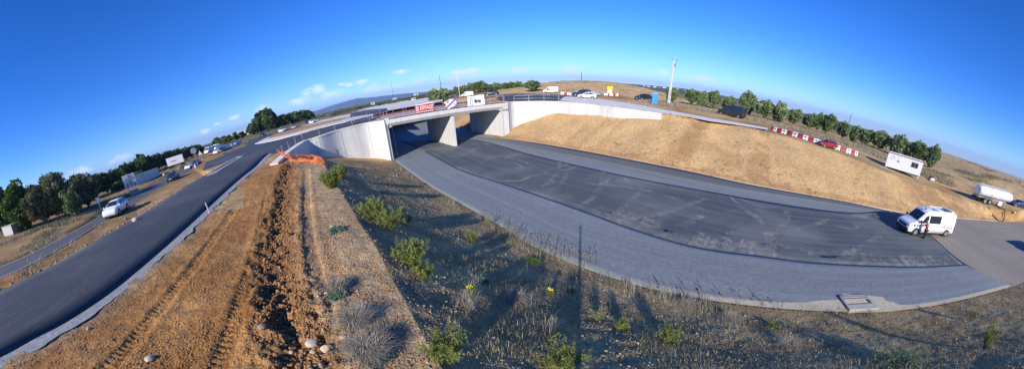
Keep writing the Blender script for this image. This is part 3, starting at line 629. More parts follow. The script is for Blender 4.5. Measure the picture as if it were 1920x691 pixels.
for i, (w_, pp_) in enumerate([(.45, [(1050,303),(1046,322),(1030,342),(995,360),(960,368)]), (.45, [(1062,305),(1062,325),(1048,348),(1015,368)]), (.4, [(950,295),(985,305),(1020,322),(1040,345)]), (.5, [(1130,322),(1128,345),(1110,372),(1080,392)]), (.5, [(1205,345),(1190,372),(1160,395),(1130,405)]), (.6, [(1250,437),(1275,425),(1300,414),(1315,405)]),
        (.5, [(1330,372),(1290,385),(1240,402),(1195,408)]), (.5, [(1100,345),(1180,352),(1260,372),(1330,400)]), (.6, [(1240,430),(1245,410),(1235,395)]), (.5, [(1380,385),(1420,410),(1440,440),(1435,470)]), (.5, [(1560,410),(1500,430),(1430,440),(1360,438)]), (.5, [(1650,440),(1600,470),(1540,485)]), (.4, [(880,300),(905,296),(930,292)]), (.5, [(1480,395),(1470,420),(1440,450),(1400,468)])]):
    P = dens([G(u, v, 0)[:2] for u, v in pp_], 40); d = np.gradient(P, axis=0); n = np.stack([-d[:, 1], d[:, 0]], -1); n /= np.linalg.norm(n, axis=1)[:, None]; ribbon('dust_mark', P-n*w_/2, P+n*w_/2, X['dustmark'], 40, 3, .050+.0015*i, conform=False)

m2 = X['dustmark'].copy(); m2.name = 'edge_dust_film'
X['dustfilm'] = m2
mn = dens([p[:2] for p in mid_near[5:]], 90); mf = dens([p[:2] for p in mid_far[4:]]+[seam[2][:2]], 90); dd_ = (mf-mn)/np.linalg.norm(mf-mn, axis=1)[:, None]
for k, (o0_, o1_) in enumerate(((.15, 1.3), (.1, .6), (.9, 2.1))): ribbon('dust_mark', mn+dd_*o0_, mn+dd_*o1_, X['dustfilm'], 90, 4, .076+.004*k, conform=False)
# ================================================================== BRIDGE
br = thing('bridge', 'pale concrete two-span road bridge with a central pier over the lower carriageway', 'bridge', (FLp[0], FLp[1], 0))
ANG = math.atan2(BD[1], BD[0]); br.rotation_euler = (0, 0, ANG)       # local x along the front edge, local y across (away)
def loc(u, v, z):                                                    # to bridge coordinates
    p = np.array(G(u, v, z)[:2])-FLp; return float(p@BD), float(p@BN)
ZT = 5.65
def fx(u, v):                                                        # where a photo direction meets the front face plane
    r = ray(u, v); n = BN; t = (FLp@n)/(r[0]*n[0]+r[1]*n[1]); p = np.array([r[0], r[1]])*t; return float((p-FLp)@BD), HC+r[2]*t
sL = fx(738.5, 300)[0]; pL, pR = fx(847.5, 217)[0], fx(853.5, 217)[0]; aR = fx(942.5, 206)[0]; aR2 = aR+1.0
aL = fx(727.7, 240)[0]; zsof = fx(792.6, 225.5)[1]; zsofR = fx(874.8, 213)[1]
print('bridge', BLEN, sL, pL, pR, aR, aR2, aL, zsof, zsofR)
zs = .5*(zsof+zsofR)
D = MB(); D.prism([(0, zs), (0, ZT), (.0, ZT)][:0] or [(-.06, zs+.42), (-.06, ZT), (DEPTH+.06, ZT), (DEPTH+.06, zs+.42), (DEPTH-.25, zs), (.25, zs)], -.3, BLEN+.3, 'x')
D.build('deck', X['conc'], br, .02)
q = MB(); q.box((BLEN/2, .35, ZT+.13), (BLEN+.5, .62, .22)).build('kerb', X['conc2'], br, .02); q = MB(); q.box((BLEN/2, DEPTH-.35, ZT+.13), (BLEN+.5, .62, .22)).build('kerb', X['conc2'], br, .02)
q = MB(); q.box((BLEN/2, .72, ZT+.20), (BLEN+.2, .06, .2)).build('waterproofing_edge', X['redsteel'], br); q = MB(); q.box((BLEN/2, -.045, ZT+.16), (BLEN-.2, .06, .09)).build('waterproofing_edge', X['redsteel'], br)
q = MB(); q.box((BLEN/2, DEPTH-.72, ZT+.24), (BLEN+.2, .06, .26)).build('waterproofing_edge', X['redsteel'], br)
q = MB(); q.box((BLEN/2, DEPTH/2, ZT+.03), (BLEN+1, DEPTH-1.6, .07)).build('deck_surface', X['paleroad'], br)
def abut(x0, x1, open_side):
    m = MB(); m.box(((x0+x1)/2, DEPTH/2, (ZT-.9)/2-.4), (x1-x0, DEPTH, ZT-.9+.8)); m.box(((x0+x1)/2, .25, ZT-.7), (x1-x0, .5, 1.3))
    xo = x1 if open_side > 0 else x0                                  # haunch under the deck
    s = open_side; m.prism([(xo, zs-.32), (xo+s*.85, zs+.01), (xo+s*.85, zs+.06), (xo, zs+.06)], .26, DEPTH-.3, 'y')
    m.build('abutment', X['conc'], br, .02)
abut(-.25, sL, 1); abut(aR, aR2+.1, -1)
m = MB(); m.box(((pL+pR)/2, DEPTH/2+.1, zs/2-.4), (pR-pL, DEPTH-.6, zs+.8)); m.build('pier', X['conc'], br, .04)
for xj in (-.27, aR-.02, .45): MB().box((xj, -.004, 2.4), (.03, .012, 6.0)).build('joint', X['joint'], br)
# wing walls and their railings
def wall(name, P, label, z0=-.6, thick=.72, side=1, copw=.8):
    t = thing(name, label, 'retaining wall', (P[0][0], P[0][1], 0)); Q = dens(P, 60); d = np.gradient(Q[:, :2], axis=0); n = np.stack([-d[:, 1], d[:, 0]], -1)*side; n /= np.linalg.norm(n, axis=1)[:, None]
    def strip(o0, o1, zl, zh, nm, m, bev=0):
        a = Q[:, :2]+n*o0; b = Q[:, :2]+n*o1; V = []; k = len(Q)
        for w_, zz in ((a, zl), (a, zh), (b, zh), (b, zl)): V += [(p[0]-P[0][0], p[1]-P[0][1], (zz(i) if callable(zz) else zz)) for i, p in enumerate(w_)]
        F_ = [(j*k+i, j*k+i+1, ((j+1) % 4)*k+i+1, ((j+1) % 4)*k+i) for j in range(4) for i in range(k-1)]+[(0, k, 2*k, 3*k), (k-1, 2*k-1, 3*k-1, 4*k-1)]
        s_ = MB(); s_.add(V, F_); return s_.build(nm, m, t, bev)
    strip(0, thick, z0, lambda i: Q[i, 2]-.14, 'wall_face', X['conc'])
    strip(-.04, copw, lambda i: Q[i, 2]-.15, lambda i: Q[i, 2]+.03, 'coping', X['conc2'])
    return t, Q, n
tL, QL, nL = wall('retaining_wall', WL[1:], 'curved concrete wing wall left of the bridge, half in shade above the brown mound', side=-1)
tR, QR, nR = wall('retaining_wall', WR, 'curved pale concrete wing wall right of the bridge above the tan bank', side=1)
def joints(Q, n, t, P0, step, s_=1):
    L = np.r_[0, np.cumsum(np.linalg.norm(np.diff(Q[:, :2], axis=0), axis=1))]
    for d in np.arange(step*.6, L[-1], step):
        i = int(np.searchsorted(L, d)); p = Q[i, :2]; dd = Q[min(i+1, len(Q)-1), :2]-Q[i-1, :2]
        MB().box((p[0]-P0[0], p[1]-P0[1], Q[i, 2]/2-.2), (.025, .02, Q[i, 2]-.25), math.atan2(dd[1], dd[0])).build('joint', X['joint'], t)
joints(QL, nL, tL, WL[1], 4.2); joints(QR, nR, tR, WR[0], 3.3)
def railing(name, P, label, hs=1.05, step=2.0, nr=2, r=.03, off=None, m='steel', lean=0, posts=None):
    t = thing(name, label, 'railing', tuple(P[0])); P = np.asarray(P, float)
    L = np.r_[0, np.cumsum(np.linalg.norm(np.diff(P[:, :2], axis=0), axis=1))]; top = []
    for d in (np.arange(0.1, L[-1], step) if posts is None else posts):
        i = min(max(int(np.searchsorted(L, d))-1, 0), len(P)-2); s = (d-L[i])/(L[i+1]-L[i]); p = P[i]*(1-s)+P[i+1]*s-P[0]
        mb = MB(); mb.tube(p, p+(random.uniform(-.05, .05), random.uniform(-.05, .05), hs+.05), r, n=6); mb.box(p+(0, 0, .02), (.14, .14, .04)); mb.build('post', X[m], t)
    for k in range(nr):
        mb = MB(); mb.path([p-P[0]+np.array([0, 0, hs*(k+1)/nr-.02]) for p in P], .014, 5); mb.build('rail', X[m], t)
    return t
WLt = QL.copy(); WLt[:, :2] += nL*.3; WRt = QR.copy(); WRt[:, :2] += nR*.3
railing('railing', WLt[::3][:-1], 'thin steel post railing along the top of the left wing wall', step=2.6, r=.035)
railing('railing', WRt[::3], 'thin steel post railing along the top of the right wing wall', step=2.5, r=.035)
def bp(s, t_, z): p = FLp+BD*s+BN*t_; return np.array([p[0], p[1], z])
railing('railing', [bp(0, .3, ZT+.22), bp(BLEN, .3, ZT+.22)], 'thin steel railing along the near edge of the bridge deck', step=2.3, r=.028)
railing('railing', [bp(-8, DEPTH-.3, ZT+.22), bp(BLEN+2, DEPTH-.3, ZT+.22)], 'thin steel railing along the far edge of the bridge deck', step=2.3, r=.028)
# banners
FONT = None
def text(s, size, m, parent, p, rx, rz=0, sx=1, ext=.004, shear=0, name='lettering', bold=0):
    cu = bpy.data.curves.new('t', 'FONT'); cu.body = s; cu.size = size; cu.extrude = ext; cu.align_x = 'CENTER'; cu.align_y = 'CENTER'; cu.shear = shear; cu.offset = bold
    o = bpy.data.objects.new('t', cu); COL.objects.link(o); bpy.context.view_layer.update()
    me = bpy.data.meshes.new_from_object(o.evaluated_get(bpy.context.evaluated_depsgraph_get())); bpy.data.objects.remove(o)
    me.materials.clear(); me.materials.append(m); q = link(bpy.data.objects.new(name, me), parent); q.location = p; q.rotation_euler = (rx, 0, rz); q.scale = (sx, 1, 1); return q
def banner(name, x0, x1, z0, z1, m, label, wob=.05, skew=0, off=-.12):
    t = thing(name, label, 'banner', tuple(bp((x0+x1)/2, off, z0)), ANG); w_ = x1-x0; nx, nz = 24, 6; V = []
    for k in range(2):
        for i in range(nx+1):
            for j in range(nz+1):
                s = i/nx; V.append((-w_/2+w_*s+skew*(j/nz), wob*math.sin(s*9+j)*.5+.02*k, (z1-z0)*j/nz-.05*math.sin(s*math.pi*2)*(j/nz)))
    n_ = nz+1; N_ = (nx+1)*n_; F_ = [(i*n_+j, (i+1)*n_+j, (i+1)*n_+j+1, i*n_+j+1) for i in range(nx) for j in range(nz)]
    F_ = F_+[tuple(a+N_ for a in f[::-1]) for f in F_]; MB().add(V, F_).build('cloth', m, t); return t
x0, z0 = fx(779.2, 213.5); x1, _ = fx(813.5, 207.5); _, z1 = fx(779.4, 202.8)
zb = ZT+.18; b1 = banner('banner', x0, x1, zb, zb+1.12, X['banred'], 'red banner with white EIFFAGE lettering on the near bridge rail')
def fit_w(o, w_):
    xs_ = [v.co.x for v in o.data.vertices]; o.scale[0] = w_/(max(xs_)-min(xs_))
bw_ = x1-x0; print('banner w', bw_)
fit_w(text('EIFFAGE', .80, X['whitem'], b1, (bw_*.10, -.06, .62), math.pi/2, shear=.15, name='lettering', bold=.012), bw_*.72)
lg = MB(); lg.box((-bw_*.385, -.05, .6), (bw_*.14, .02, .62)); lg.build('logo_square', X['pink'], b1); lg = MB(); lg.box((-bw_*.385, -.065, .6), (bw_*.09, .01, .1)); lg.build('logo_bar', X['banred'], b1)
lg = MB(); lg.box((.0, -.05, .1), (bw_*.96, .015, .12)); lg.build('white_line', X['pink'], b1)
bx = x1-x0
b2 = banner('banner', x0+.1, x1-.4, ZT+1.35, ZT+1.95, X['banwhite'], 'blank white banner on the far bridge rail above the red one', off=DEPTH-.5)
# blank white banner on the far rail: placed so that it shows above the red banner
def fxb(u, v):
    r = ray(u, v); n = BN; c = FLp+BN*(DEPTH-.3); t = (c@n)/(r[0]*n[0]+r[1]*n[1]); p = np.array([r[0], r[1]])*t; return float((p-FLp)@BD), HC+r[2]*t
xa, za = fxb(779.5, 202); xb, zb_ = fxb(812.5, 198); zt_ = fxb(796, 193.5)[1]; print('back banner', xa, xb, za, zt_)
b2.location = tuple(bp((xa+xb)/2, DEPTH-.45, ZT+.2)); b2.scale = ((xb-xa)/(bx-.5), 1, (zt_-(ZT+.2))/.6)
x0, _ = fx(831, 200); x1, _ = fx(856, 198)
b3 = thing('banner', 'crumpled white banner with a purple cross stroke hanging over the bridge rail', 'banner', tuple(bp((x0+x1)/2, -.15, zb)), ANG)
mb = MB(); hw = (x1-x0)/2; pts = [(-hw, .95), (-hw*.2, 1.2), (hw*.3, 1.45), (hw, 1.3), (hw*1.05, .75), (hw*.7, .25), (-hw*.3, -.08), (-hw*.75, .05), (-hw*.6, .6)]
mb.prism(pts, -.03, .03, 'y'); mb.build('cloth', X['banwhite'], b3, .02)
mb = MB(); mb.box((.02, -.06, .65), (1.9, .04, .17), ry=-math.radians(36)); mb.box((hw*.62, -.06, 1.36), (.95, .04, .12), ry=math.radians(6)); mb.box((hw*.95, -.06, 1.0), (.55, .04, .11), ry=math.radians(55)); mb.build('purple_stroke', X['purple'], b3)
mb = MB(); mb.box((-hw*.62, -.05, .93), (.34, .02, .2), ry=-.4); mb.build('yellow_patch', X['yellow'], b3); mb = MB(); mb.box((-hw*.33, -.05, 1.0), (.3, .02, .22), ry=-.5); mb.build('blue_patch', X['blue'], b3)
mb = MB(); mb.box((hw*.75, -.05, .45), (.8, .03, .08), ry=math.radians(35)); mb.build('purple_edge', X['purple'], b3)
x0, _ = fx(877, 200); x1, _ = fx(908.5, 195.5)
b4 = banner('banner', x0, x1, zb-.1, zb+1.45, X['banwhite'], 'white banner with dark Buesa lettering at the right end of the bridge rail', wob=.09)
fit_w(text('Buesa', .72, X['dark'], b4, ((x1-x0)*.06, -.09, .72), math.pi/2, bold=.02), (x1-x0)*.36)
for xx in (-(x1-x0)*.36, -(x1-x0)*.26): MB().box((xx, -.06, .72), (.05, .04, 1.3)).build('fold', X['concd'], b4)
# ================================================================== VEHICLES
def car(name, label, cat, paint, sty, loc, rz, group=None, detail=True, extra=None):
    S = {'suv': dict(st=[(2.2,.36,.62,.64,.72,.78,.60),(2.08,.24,.80,.86,.86,.88,.78),(1.75,.22,.92,.97,.9,.92,.82),(1.05,.22,1.0,1.06,.9,.92,.80),(.25,.22,1.02,1.56,.9,.92,.62),(-.5,.22,1.03,1.63,.9,.92,.63),(-1.55,.22,1.06,1.57,.9,.92,.62),(-2.05,.26,1.08,1.16,.88,.9,.70),(-2.2,.4,.9,.94,.8,.84,.7)],
                     wx=(1.35,-1.32), wr=.35, win=[(.92,-.32,-.05),(-.38,-1.2,-1.2),(-1.26,-1.85,-1.6)], ws=(3,4), rw=(6,7)),
         'hatch': dict(st=[(1.98,.36,.60,.62,.68,.74,.58),(1.86,.22,.76,.80,.82,.84,.74),(1.5,.2,.84,.89,.85,.87,.78),(.95,.2,.92,.97,.86,.88,.76),(.15,.2,.93,1.42,.86,.88,.58),(-.6,.2,.95,1.47,.86,.88,.58),(-1.4,.2,.98,1.40,.86,.88,.58),(-1.88,.25,1.0,1.06,.84,.86,.68),(-2.0,.4,.85,.88,.78,.8,.66)],
                     wx=(1.25,-1.22), wr=.31, win=[(.82,-.3,-.1),(-.36,-1.05,-1.05),(-1.1,-1.66,-1.45)], ws=(3,4), rw=(6,7)),
         'van': dict(st=[(3.0,.42,.78,.80,.78,.84,.66),(2.88,.3,1.02,1.06,.94,.97,.84),(2.62,.28,1.14,1.2,.98,1.0,.9),(2.1,.28,1.24,1.36,1.0,1.02,.9),(1.2,.28,1.3,2.26,1.0,1.03,.84),(.85,.28,1.3,2.46,1.0,1.03,.84),(-1.0,.28,1.3,2.5,1.0,1.03,.85),(-2.75,.28,1.3,2.48,1.0,1.03,.85),(-2.98,.36,1.3,2.36,.97,1.0,.83)],
                     wx=(2.0,-2.02), wr=.36, win=[], ws=(3,4), rw=None)}[sty]
    t = thing(name, label, cat, loc, rz, group); st = S['st']; V = []; n = 9
    for (xx, zb_, zl, zt, wl, wb, wt) in st:
        half = [(wl*.94, zb_), (wl, zb_+.12), (wb, zb_+.55*(zl-zb_)), (wb*.985, zl), (wt*.35+wb*.62 if zt-zl > .3 else wt*1.03, zl+.62*(zt-zl)), (wt, zt-.05*(zt-zl > .3)), (wt*.80, zt+.015)]
        ring = [(-y_, z_) for y_, z_ in half]+[(0, zt+.035)]+[(y_, z_) for y_, z_ in half[::-1]]; V += [(xx, y_, z_) for y_, z_ in ring]
    k = 15; F_ = [(i*k+j, i*k+j+1, (i+1)*k+j+1, (i+1)*k+j) for i in range(len(st)-1) for j in range(k-1)]
    F_ += [(i*k, (i+1)*k, (i+1)*k+k-1, i*k+k-1) for i in range(len(st)-1)]+[tuple(range(k)), tuple(range((len(st)-1)*k, len(st)*k))[::-1]]
    b = MB().add(V, F_).build('body', paint, t, .035, True, 2, 32)
    def at(xx, s, o=.012):                                            # point on the flank, s 0 belt .. 1 roof edge
        for a, c in zip(st[:-1], st[1:]):
            if a[0] >= xx >= c[0]: f = (a[0]-xx)/(a[0]-c[0]); break
        q_ = [a[i]*(1-f)+c[i]*f for i in range(7)]; zl, zt, wb, wt = q_[2], q_[3], q_[5], q_[6]; big = zt-zl > .3
        P_ = [(wb*.985, zl), (wt*.35+wb*.62, zl+.62*(zt-zl)), (wt, zt-.05)]
        g_ = s*2 if s < .62 else 1; 
        if s < .62: f2 = s/.62; A_, B_ = P_[0], P_[1]
        else: f2 = (s-.62)/.38; A_, B_ = P_[1], P_[2]
        return A_[0]*(1-f2)+B_[0]*f2+o, A_[1]*(1-f2)+B_[1]*f2
    def side_win(x0_, x1_, x1t, s0=.06, s1=.86, x0t=None, mt='glass', nm='side_window', sides=(-1, 1)):
        x0t = x0_ if x0t is None else x0t
        for sg in sides:
            m_ = MB(); V_ = []
            for s in (s0, .35, .62, s1):
                f = (s-s0)/(s1-s0)
                for xx in (x0_+(x0t-x0_)*f, x1_+(x1t-x1_)*f):
                    y_, z_ = at(xx, s); V_.append((xx, sg*y_, z_))
            V2 = [(p[0], p[1]-sg*.03, p[2]) for p in V_]; F2 = [(0,1,3,2),(2,3,5,4),(4,5,7,6)]; m_.add(V_, F2); m_.add(V2, F2); m_.build(nm, X[mt], t)
    def top_panel(i, j, a=.1, c=.92, s0=.86, nm='windscreen', o=.018):
        A_, B_ = st[i], st[j]; V_ = []
        for f in (a, c):
            q_ = [A_[r_]*(1-f)+B_[r_]*f for r_ in range(7)]
            for yy, dz in ((-s0, .01), (-s0*.5, .03), (0, .04), (s0*.5, .03), (s0, .01)): V_.append((q_[0]+(o if B_[3] > A_[3] else -o), yy*q_[6], q_[3]+dz+o*.6))
        V2 = [(p[0]+(-.03 if B_[3] > A_[3] else .03), p[1], p[2]-.03) for p in V_]; F2 = [(r_, r_+1, r_+6, r_+5) for r_ in range(4)]; MB().add(V_, F2).add(V2, F2).build(nm, X['glass'], t)
    top_panel(*S['ws'])
    if S['rw']: top_panel(*S['rw'], .12, .9, .84, 'rear_window')
    if sty in ('suv', 'hatch'):
        w0, w1, w2 = S['win']; side_win(w0[0], w0[1], w0[1], x0t=w0[2]+.22); side_win(w1[0], w1[1], w1[1]); side_win(w2[0], w2[1], w2[2]+.12)
    else: side_win(1.72, .82, .82, x0t=1.2, s0=.02, s1=.70, nm='cab_window')
    for sx in S['wx']:
        for sg in (-1, 1):
            yw = st[3][5]
            a_ = MB(); a_.tube((sx, sg*(yw-.12), S['wr']), (sx, sg*(yw+.006), S['wr']), S['wr']*1.2, n=18); a_.build('wheel_arch', X['black'], t)
            wh = MB(); wh.tube((sx, sg*(yw-.2), S['wr']), (sx, sg*(yw+.02), S['wr']), S['wr'], n=20); wo = wh.build('wheel', X['rubber'], t, .03)
            if detail: rm = MB(); rm.tube((sx, sg*(yw+.015), S['wr']), (sx, sg*(yw+.032), S['wr']), S['wr']*.64, n=14); rm.build('rim', X['rim'], wo)
    f = st[1]
    for sg in (-1, 1):
        MB().box((f[0]-.05, sg*(f[5]-.16), f[2]-.1), (.16, .30, .15), sg*-.45).build('headlight', X['lamp'], t, .02)
        rr_ = st[-1]; MB().box((rr_[0]+.02, sg*(rr_[5]-.06), rr_[2]-(.1 if sty != 'van' else .35)), (.12, .16, .22 if sty != 'van' else .55)).build('tail_light', X['tail'], t, .02)
        MB().box((S['st'][3][0]-(.12 if sty != 'van' else .25), sg*(st[3][5]+.1), st[3][2]+.1+(.12 if sty == 'van' else 0)), (.12, .2, .16 if sty != 'van' else .3)).build('mirror', paint if sty != 'van' else X['black'], t, .03)
    MB().box((f[0]+.06, 0, f[1]+.30), (.1, f[5]*1.25, .16)).build('grille', X['black'], t, .02)
    MB().box((0, 0, st[3][1]+.02), (st[0][0]*1.9, st[3][5]*2.01, .16)).build('sill_trim', X['black'], t, .03)
    MB().box((st[0][0]+.005, 0, st[0][1]+.14), (.02, .5, .11)).build('number_plate', X['whitem'], t)
    if extra: extra(t, at)
    return t
def head(u, v, u2, v2, z=None):            # heading from one ground spot towards another
    a = T(u, v) if z is None else G(u, v, z); b = T(u2, v2) if z is None else G(u2, v2, z); return math.atan2(b[1]-a[1], b[0]-a[0])
def zl(u, v, z): p = G(u, v, z); return (p[0], p[1], zat(p[0], p[1]))
# --- the works van on the carriageway, with its checker marks, windows, roof rack and light bar
def vanx(t, at):
    def win(x0_, x1_, s0, s1, sg):
        m_ = MB(); V_ = []
        for s in (s0, s1):
            for xx in (x0_, x1_): y_, z_ = at(xx, s, .014); V_.append((xx, sg*y_, z_))
        V2 = [(p[0], p[1]-sg*.03, p[2]) for p in V_]; m_.add(V_, [(0,1,3,2)]).add(V2, [(0,1,3,2)]); return m_
    win(.68, -.82, .02, .68, -1).build('side_window', X['glass'], t); win(.68, -.82, .02, .68, 1).build('side_window', X['glass'], t)
    for sg in (-1, 1):
        for (xa_, n_) in ((2.42, 2), (-1.15, 5)):
            for k in range(n_):
                x_ = xa_-k*.34; m_ = MB(); m_.add([(x_, sg*1.032, 1.10), (x_-.19, sg*1.032, 1.10), (x_-.12, sg*1.032, .94), (x_+.07, sg*1.032, .94)]+[(x_, sg*1.0, 1.10), (x_-.19, sg*1.0, 1.10), (x_-.12, sg*1.0, .94), (x_+.07, sg*1.0, .94)], [(0,1,2,3),(4,5,6,7)]); m_.build('checker_mark', X['black'], t)
        MB().box((0, sg*1.02, .52), (3.1, .05, .16)).build('rub_strip', X['concd'], t, .01)
        MB().box((-2.5, sg*1.0, .5), (.35, .09, .3)).build('rub_strip', X['concd'], t, .01)
        for xd in (.78, -.95): MB().box((xd, sg*1.031, 1.2), (.015, .008, 1.5)).build('door_seam', X['concd'], t)
        MB().box((1.0, sg*1.03, 1.12), (.14, .03, .035)).build('door_handle', X['black'], t)
    text('works', .17, X['pink'], t, (0,0,0), 0) if False else None
    MB().box((.15, -1.034, 1.05), (.75, .008, .05)).build('small_emblem', X['pink'], t); MB().box((.62, -1.034, 1.06), (.12, .008, .12)).build('small_emblem', X['red'], t)
    MB().box((2.93, 0, .48), (.24, 1.86, .34)).build('front_bumper', X['black'], t, .05); MB().box((2.96, 0, .82), (.12, 1.2, .24)).build('upper_grille', X['black'], t, .03)
    for k, yy in enumerate((-.75, .75)): MB().box((-1.4, yy, 2.57), (2.2, .05, .05)).build('roof_rail', X['whitem'], t)
    MB().box((-2.35, 0, 2.62), (.28, 1.5, .13)).build('light_bar', X['whitem'], t, .02); MB().box((-1.85, .15, 2.57), (.5, 1.0, .05), ry=-.12).build('roof_panel', X['dark'], t)
    MB().ball((1.0, .3, 2.55), (.09, .09, .09)).build('beacon', X['black'], t); MB().box((-.2, .35, 2.55), (.5, .5, .06)).build('roof_vent', X['lightblue'], t, .02)
f1 = G(1712.5, 441.5); r1 = G(1771.8, 443.8); hd = math.atan2(f1[1]-r1[1], f1[0]-r1[0]); sd = np.array([-math.sin(hd), math.cos(hd)])
cx0, cy0 = (f1[0]+r1[0])/2, (f1[1]+r1[1])/2; off_ = 1.0*(1 if sd@np.array([cx0, cy0]) > 0 else -1)
print('van wb', math.hypot(f1[0]-r1[0], f1[1]-r1[1]), 'heading', math.degrees(hd))
VSC = 1.02; VLOC = (cx0+sd[0]*off_, cy0+sd[1]*off_, .045)
van = car('van', 'white works van with black checker marks parked on the lower carriageway', 'van', X['white'], 'van', VLOC, hd, extra=vanx); van.scale = (1.05, VSC, VSC)
# --- others
p = zl(221, 403, 3.35); suv = car('suv', 'white sports utility car driving towards the camera on the old road at left', 'car', X['white'], 'suv', (0,0,0), 0)
def road_heading(x_, y_, P):               # tangent of a polyline near a point
    q = dens([p_[:2] for p_ in P], 200); i = int(np.argmin((q[:, 0]-x_)**2+(q[:, 1]-y_)**2)); i = min(max(i, 1), 198); d = q[i-1]-q[i+1]; return math.atan2(d[1], d[0])
oc = (dens([p_[:2] for p_ in oldN], 100)+dens([p_[:2] for p_ in oldF], 100))/2
px, py = G(221, 401, 3.35)[:2]; h_ = road_heading(px, py, oc); suv.scale = (1.13,)*3; suv.location = (px, py, 3.42); suv.rotation_euler = (0, 0, h_)
px, py = G(326, 337, 3.35)[:2]; h_ = road_heading(px, py, oc); c2 = car('suv', 'dark grey car on the old road between the white one and the round sign', 'car', X['dark'], 'suv', (px, py, zat(px, py)+.05), h_)
px, py = G(356, 316, 3.35)[:2]; h_ = road_heading(px, py, oc); c3 = car('car', 'white hatchback on the old road beside the round sign', 'car', X['white'], 'hatch', (px, py, zat(px, py)+.05), h_)
c4 = car('car', 'dark blue car close behind the white hatchback near the round sign', 'car', X['darkblue'], 'hatch', zl(369, 309, 3.9), h_)
px = T(1101, 184.5); wc = car('suv', 'white car parked side-on at the edge of the upper right road', 'car', X['white'], 'suv', px, 0); wc.rotation_euler[2] = math.radians(-22+180); wc.scale = (.8,)*3
c = dup(suv, T(1092, 180.5), math.radians(150), 'dark blue car half hidden behind the white car above the right wall'); 
for ch in c.children:
    if ch.name.startswith('body'): ch.data = ch.data.copy(); ch.data.materials[0] = X['darkblue']
c = dup(suv, T(1111, 179.5), math.radians(-10), 'pale blue car behind the white car above the right wall')
def repaint(c, m):
    for ch in c.children:
        if ch.name.startswith('body'): ch.data = ch.data.copy(); ch.data.materials[0] = m
        if ch.name.startswith('mirror') and m is not X['white']: ch.data = ch.data.copy(); ch.data.materials[0] = X['black']
repaint(c, X['lightblue'])
c.scale = (.8,)*3; q = T(1206, 187.5); dk = dup(c2, q, math.radians(200), 'dark car parked left of the blue toilet cabin on the upper ground')
rc = car('suv', 'red off-road car parked behind the red and white barriers', 'car', X['red'], 'suv', T(1550, 275.5), 0); rc.rotation_euler[2] = math.radians(160); rc.scale = (.72,)*3
bc = dup(c2, T(1908, 388), math.radians(120), 'dark blue car right of the tank trailer at the picture edge'); repaint(bc, X['darkblue'])
def gvx(t, at):
    for sg in (-1, 1): MB().box((.6, sg*1.035, 1.45), (1.4, .01, 1.3)).build('green_panel', X['lime'], t); MB().tube((1.15, sg*1.03, 1.5), (1.15, sg*1.05, 1.5), .42, n=16).build('round_emblem', X['black'], t)
gv = car('van', 'white and lime green van parked at the foot of the sandy hillock', 'van', X['white'], 'van', T(1033, 174.5), math.radians(165), extra=gvx)
v8 = car('van', 'white van in front of the tree row beyond the bridge', 'van', X['white'], 'van', T(876, 181), math.radians(205))
bv = car('van', 'black van standing on the upper right ground near the pines', 'van', X['dark'], 'van', T(1371, 218), 0); bv.rotation_euler[2] = math.radians(115); bv.scale = (.9,)*3; gv.scale = (.72,)*3; v8.scale = (.72,)*3
d9 = dup(c2, T(922, 179.5), math.radians(180), 'dark car in the shade of the tree row beyond the bridge')
# traffic queueing along the far side of the junction
QG = 'vehicles queueing beyond the junction at left'
def queue(lst):
    for (src, u, v, rz, m, lab) in lst:
        c = dup(src, T(u, v), math.radians(rz), lab, 1, QG)
        if m: repaint(c, X[m])
        c.name = src.name.split('.')[0]
queue([(v8, 393, 286, -60, None, 'leftmost white box van of the queue beyond the junction'), (v8, 407, 281, -60, None, 'second white van of the queue, behind the leftmost one'), (c3, 409, 287, -60, None, 'white hatchback at the front of the queue left of the junction'),
       (c4, 401, 288, -60, 'red', 'red hatchback beside the leftmost van of the queue'), (c4, 418, 284, -60, None, 'dark blue hatchback in the middle of the queue'), (c3, 425, 281, -60, 'silver', 'silver hatchback behind the dark blue one in the queue'),
       (c3, 433, 277, -60, None, 'white hatchback standing alone right of the main queue'), (c4, 447, 269, -60, 'silver', 'silver estate car under the pale green shrubs by the queue'), (c4, 443, 272, -60, 'lightblue', 'pale blue car in front of the silver estate by the shrubs'),
       (c2, 494, 255.5, -55, None, 'dark car below the tall dark pine clump'), (c3, 528, 247.5, -52, None, 'white and blue car below the long dark pine belt'), (c4, 533, 245, -52, 'lightblue', 'pale blue car just behind the white one below the pine belt'),
       (c3, 551, 240.5, -50, 'silver', 'silver car below the middle of the dark pine belt'), (c3, 584, 231, -50, None, 'white car at the right end of the dark pine belt'), (c4, 577, 232.5, -50, 'darkblue', 'dark blue car at the right end of the pine belt'), (c4, 592, 228.5, -45, 'silver', 'silver car beyond the right end of the pine belt')])
# works lorry far up the carriageway, and site vehicles
lo = thing('lorry', 'white and dark lorry far up the pale roadway left of the tree clump', 'lorry', T(776.5, 192.5), math.radians(-70))
MB().box((0, 0, 2.6), (2.6, 2.5, 1.5)).build('cab', X['white'], lo, .1); MB().box((.2, 0, 1.1), (2.9, 2.5, 1.3)).build('bumper', X['dark'], lo, .08); MB().box((1.31, 0, 2.7), (.04, 2.1, .7)).build('windscreen', X['glass'], lo); MB().box((-4.4, 0, 2.0), (5.6, 2.5, 2.2)).build('tipper_body', X['concd'], lo, .05)
for xx in (.3, -3.6, -5.0):
    for sg in (-1, 1): MB().tube((xx, sg*.95, .5), (xx, sg*1.25, .5), .5, n=16).build('wheel', X['rubber'], lo, .03)
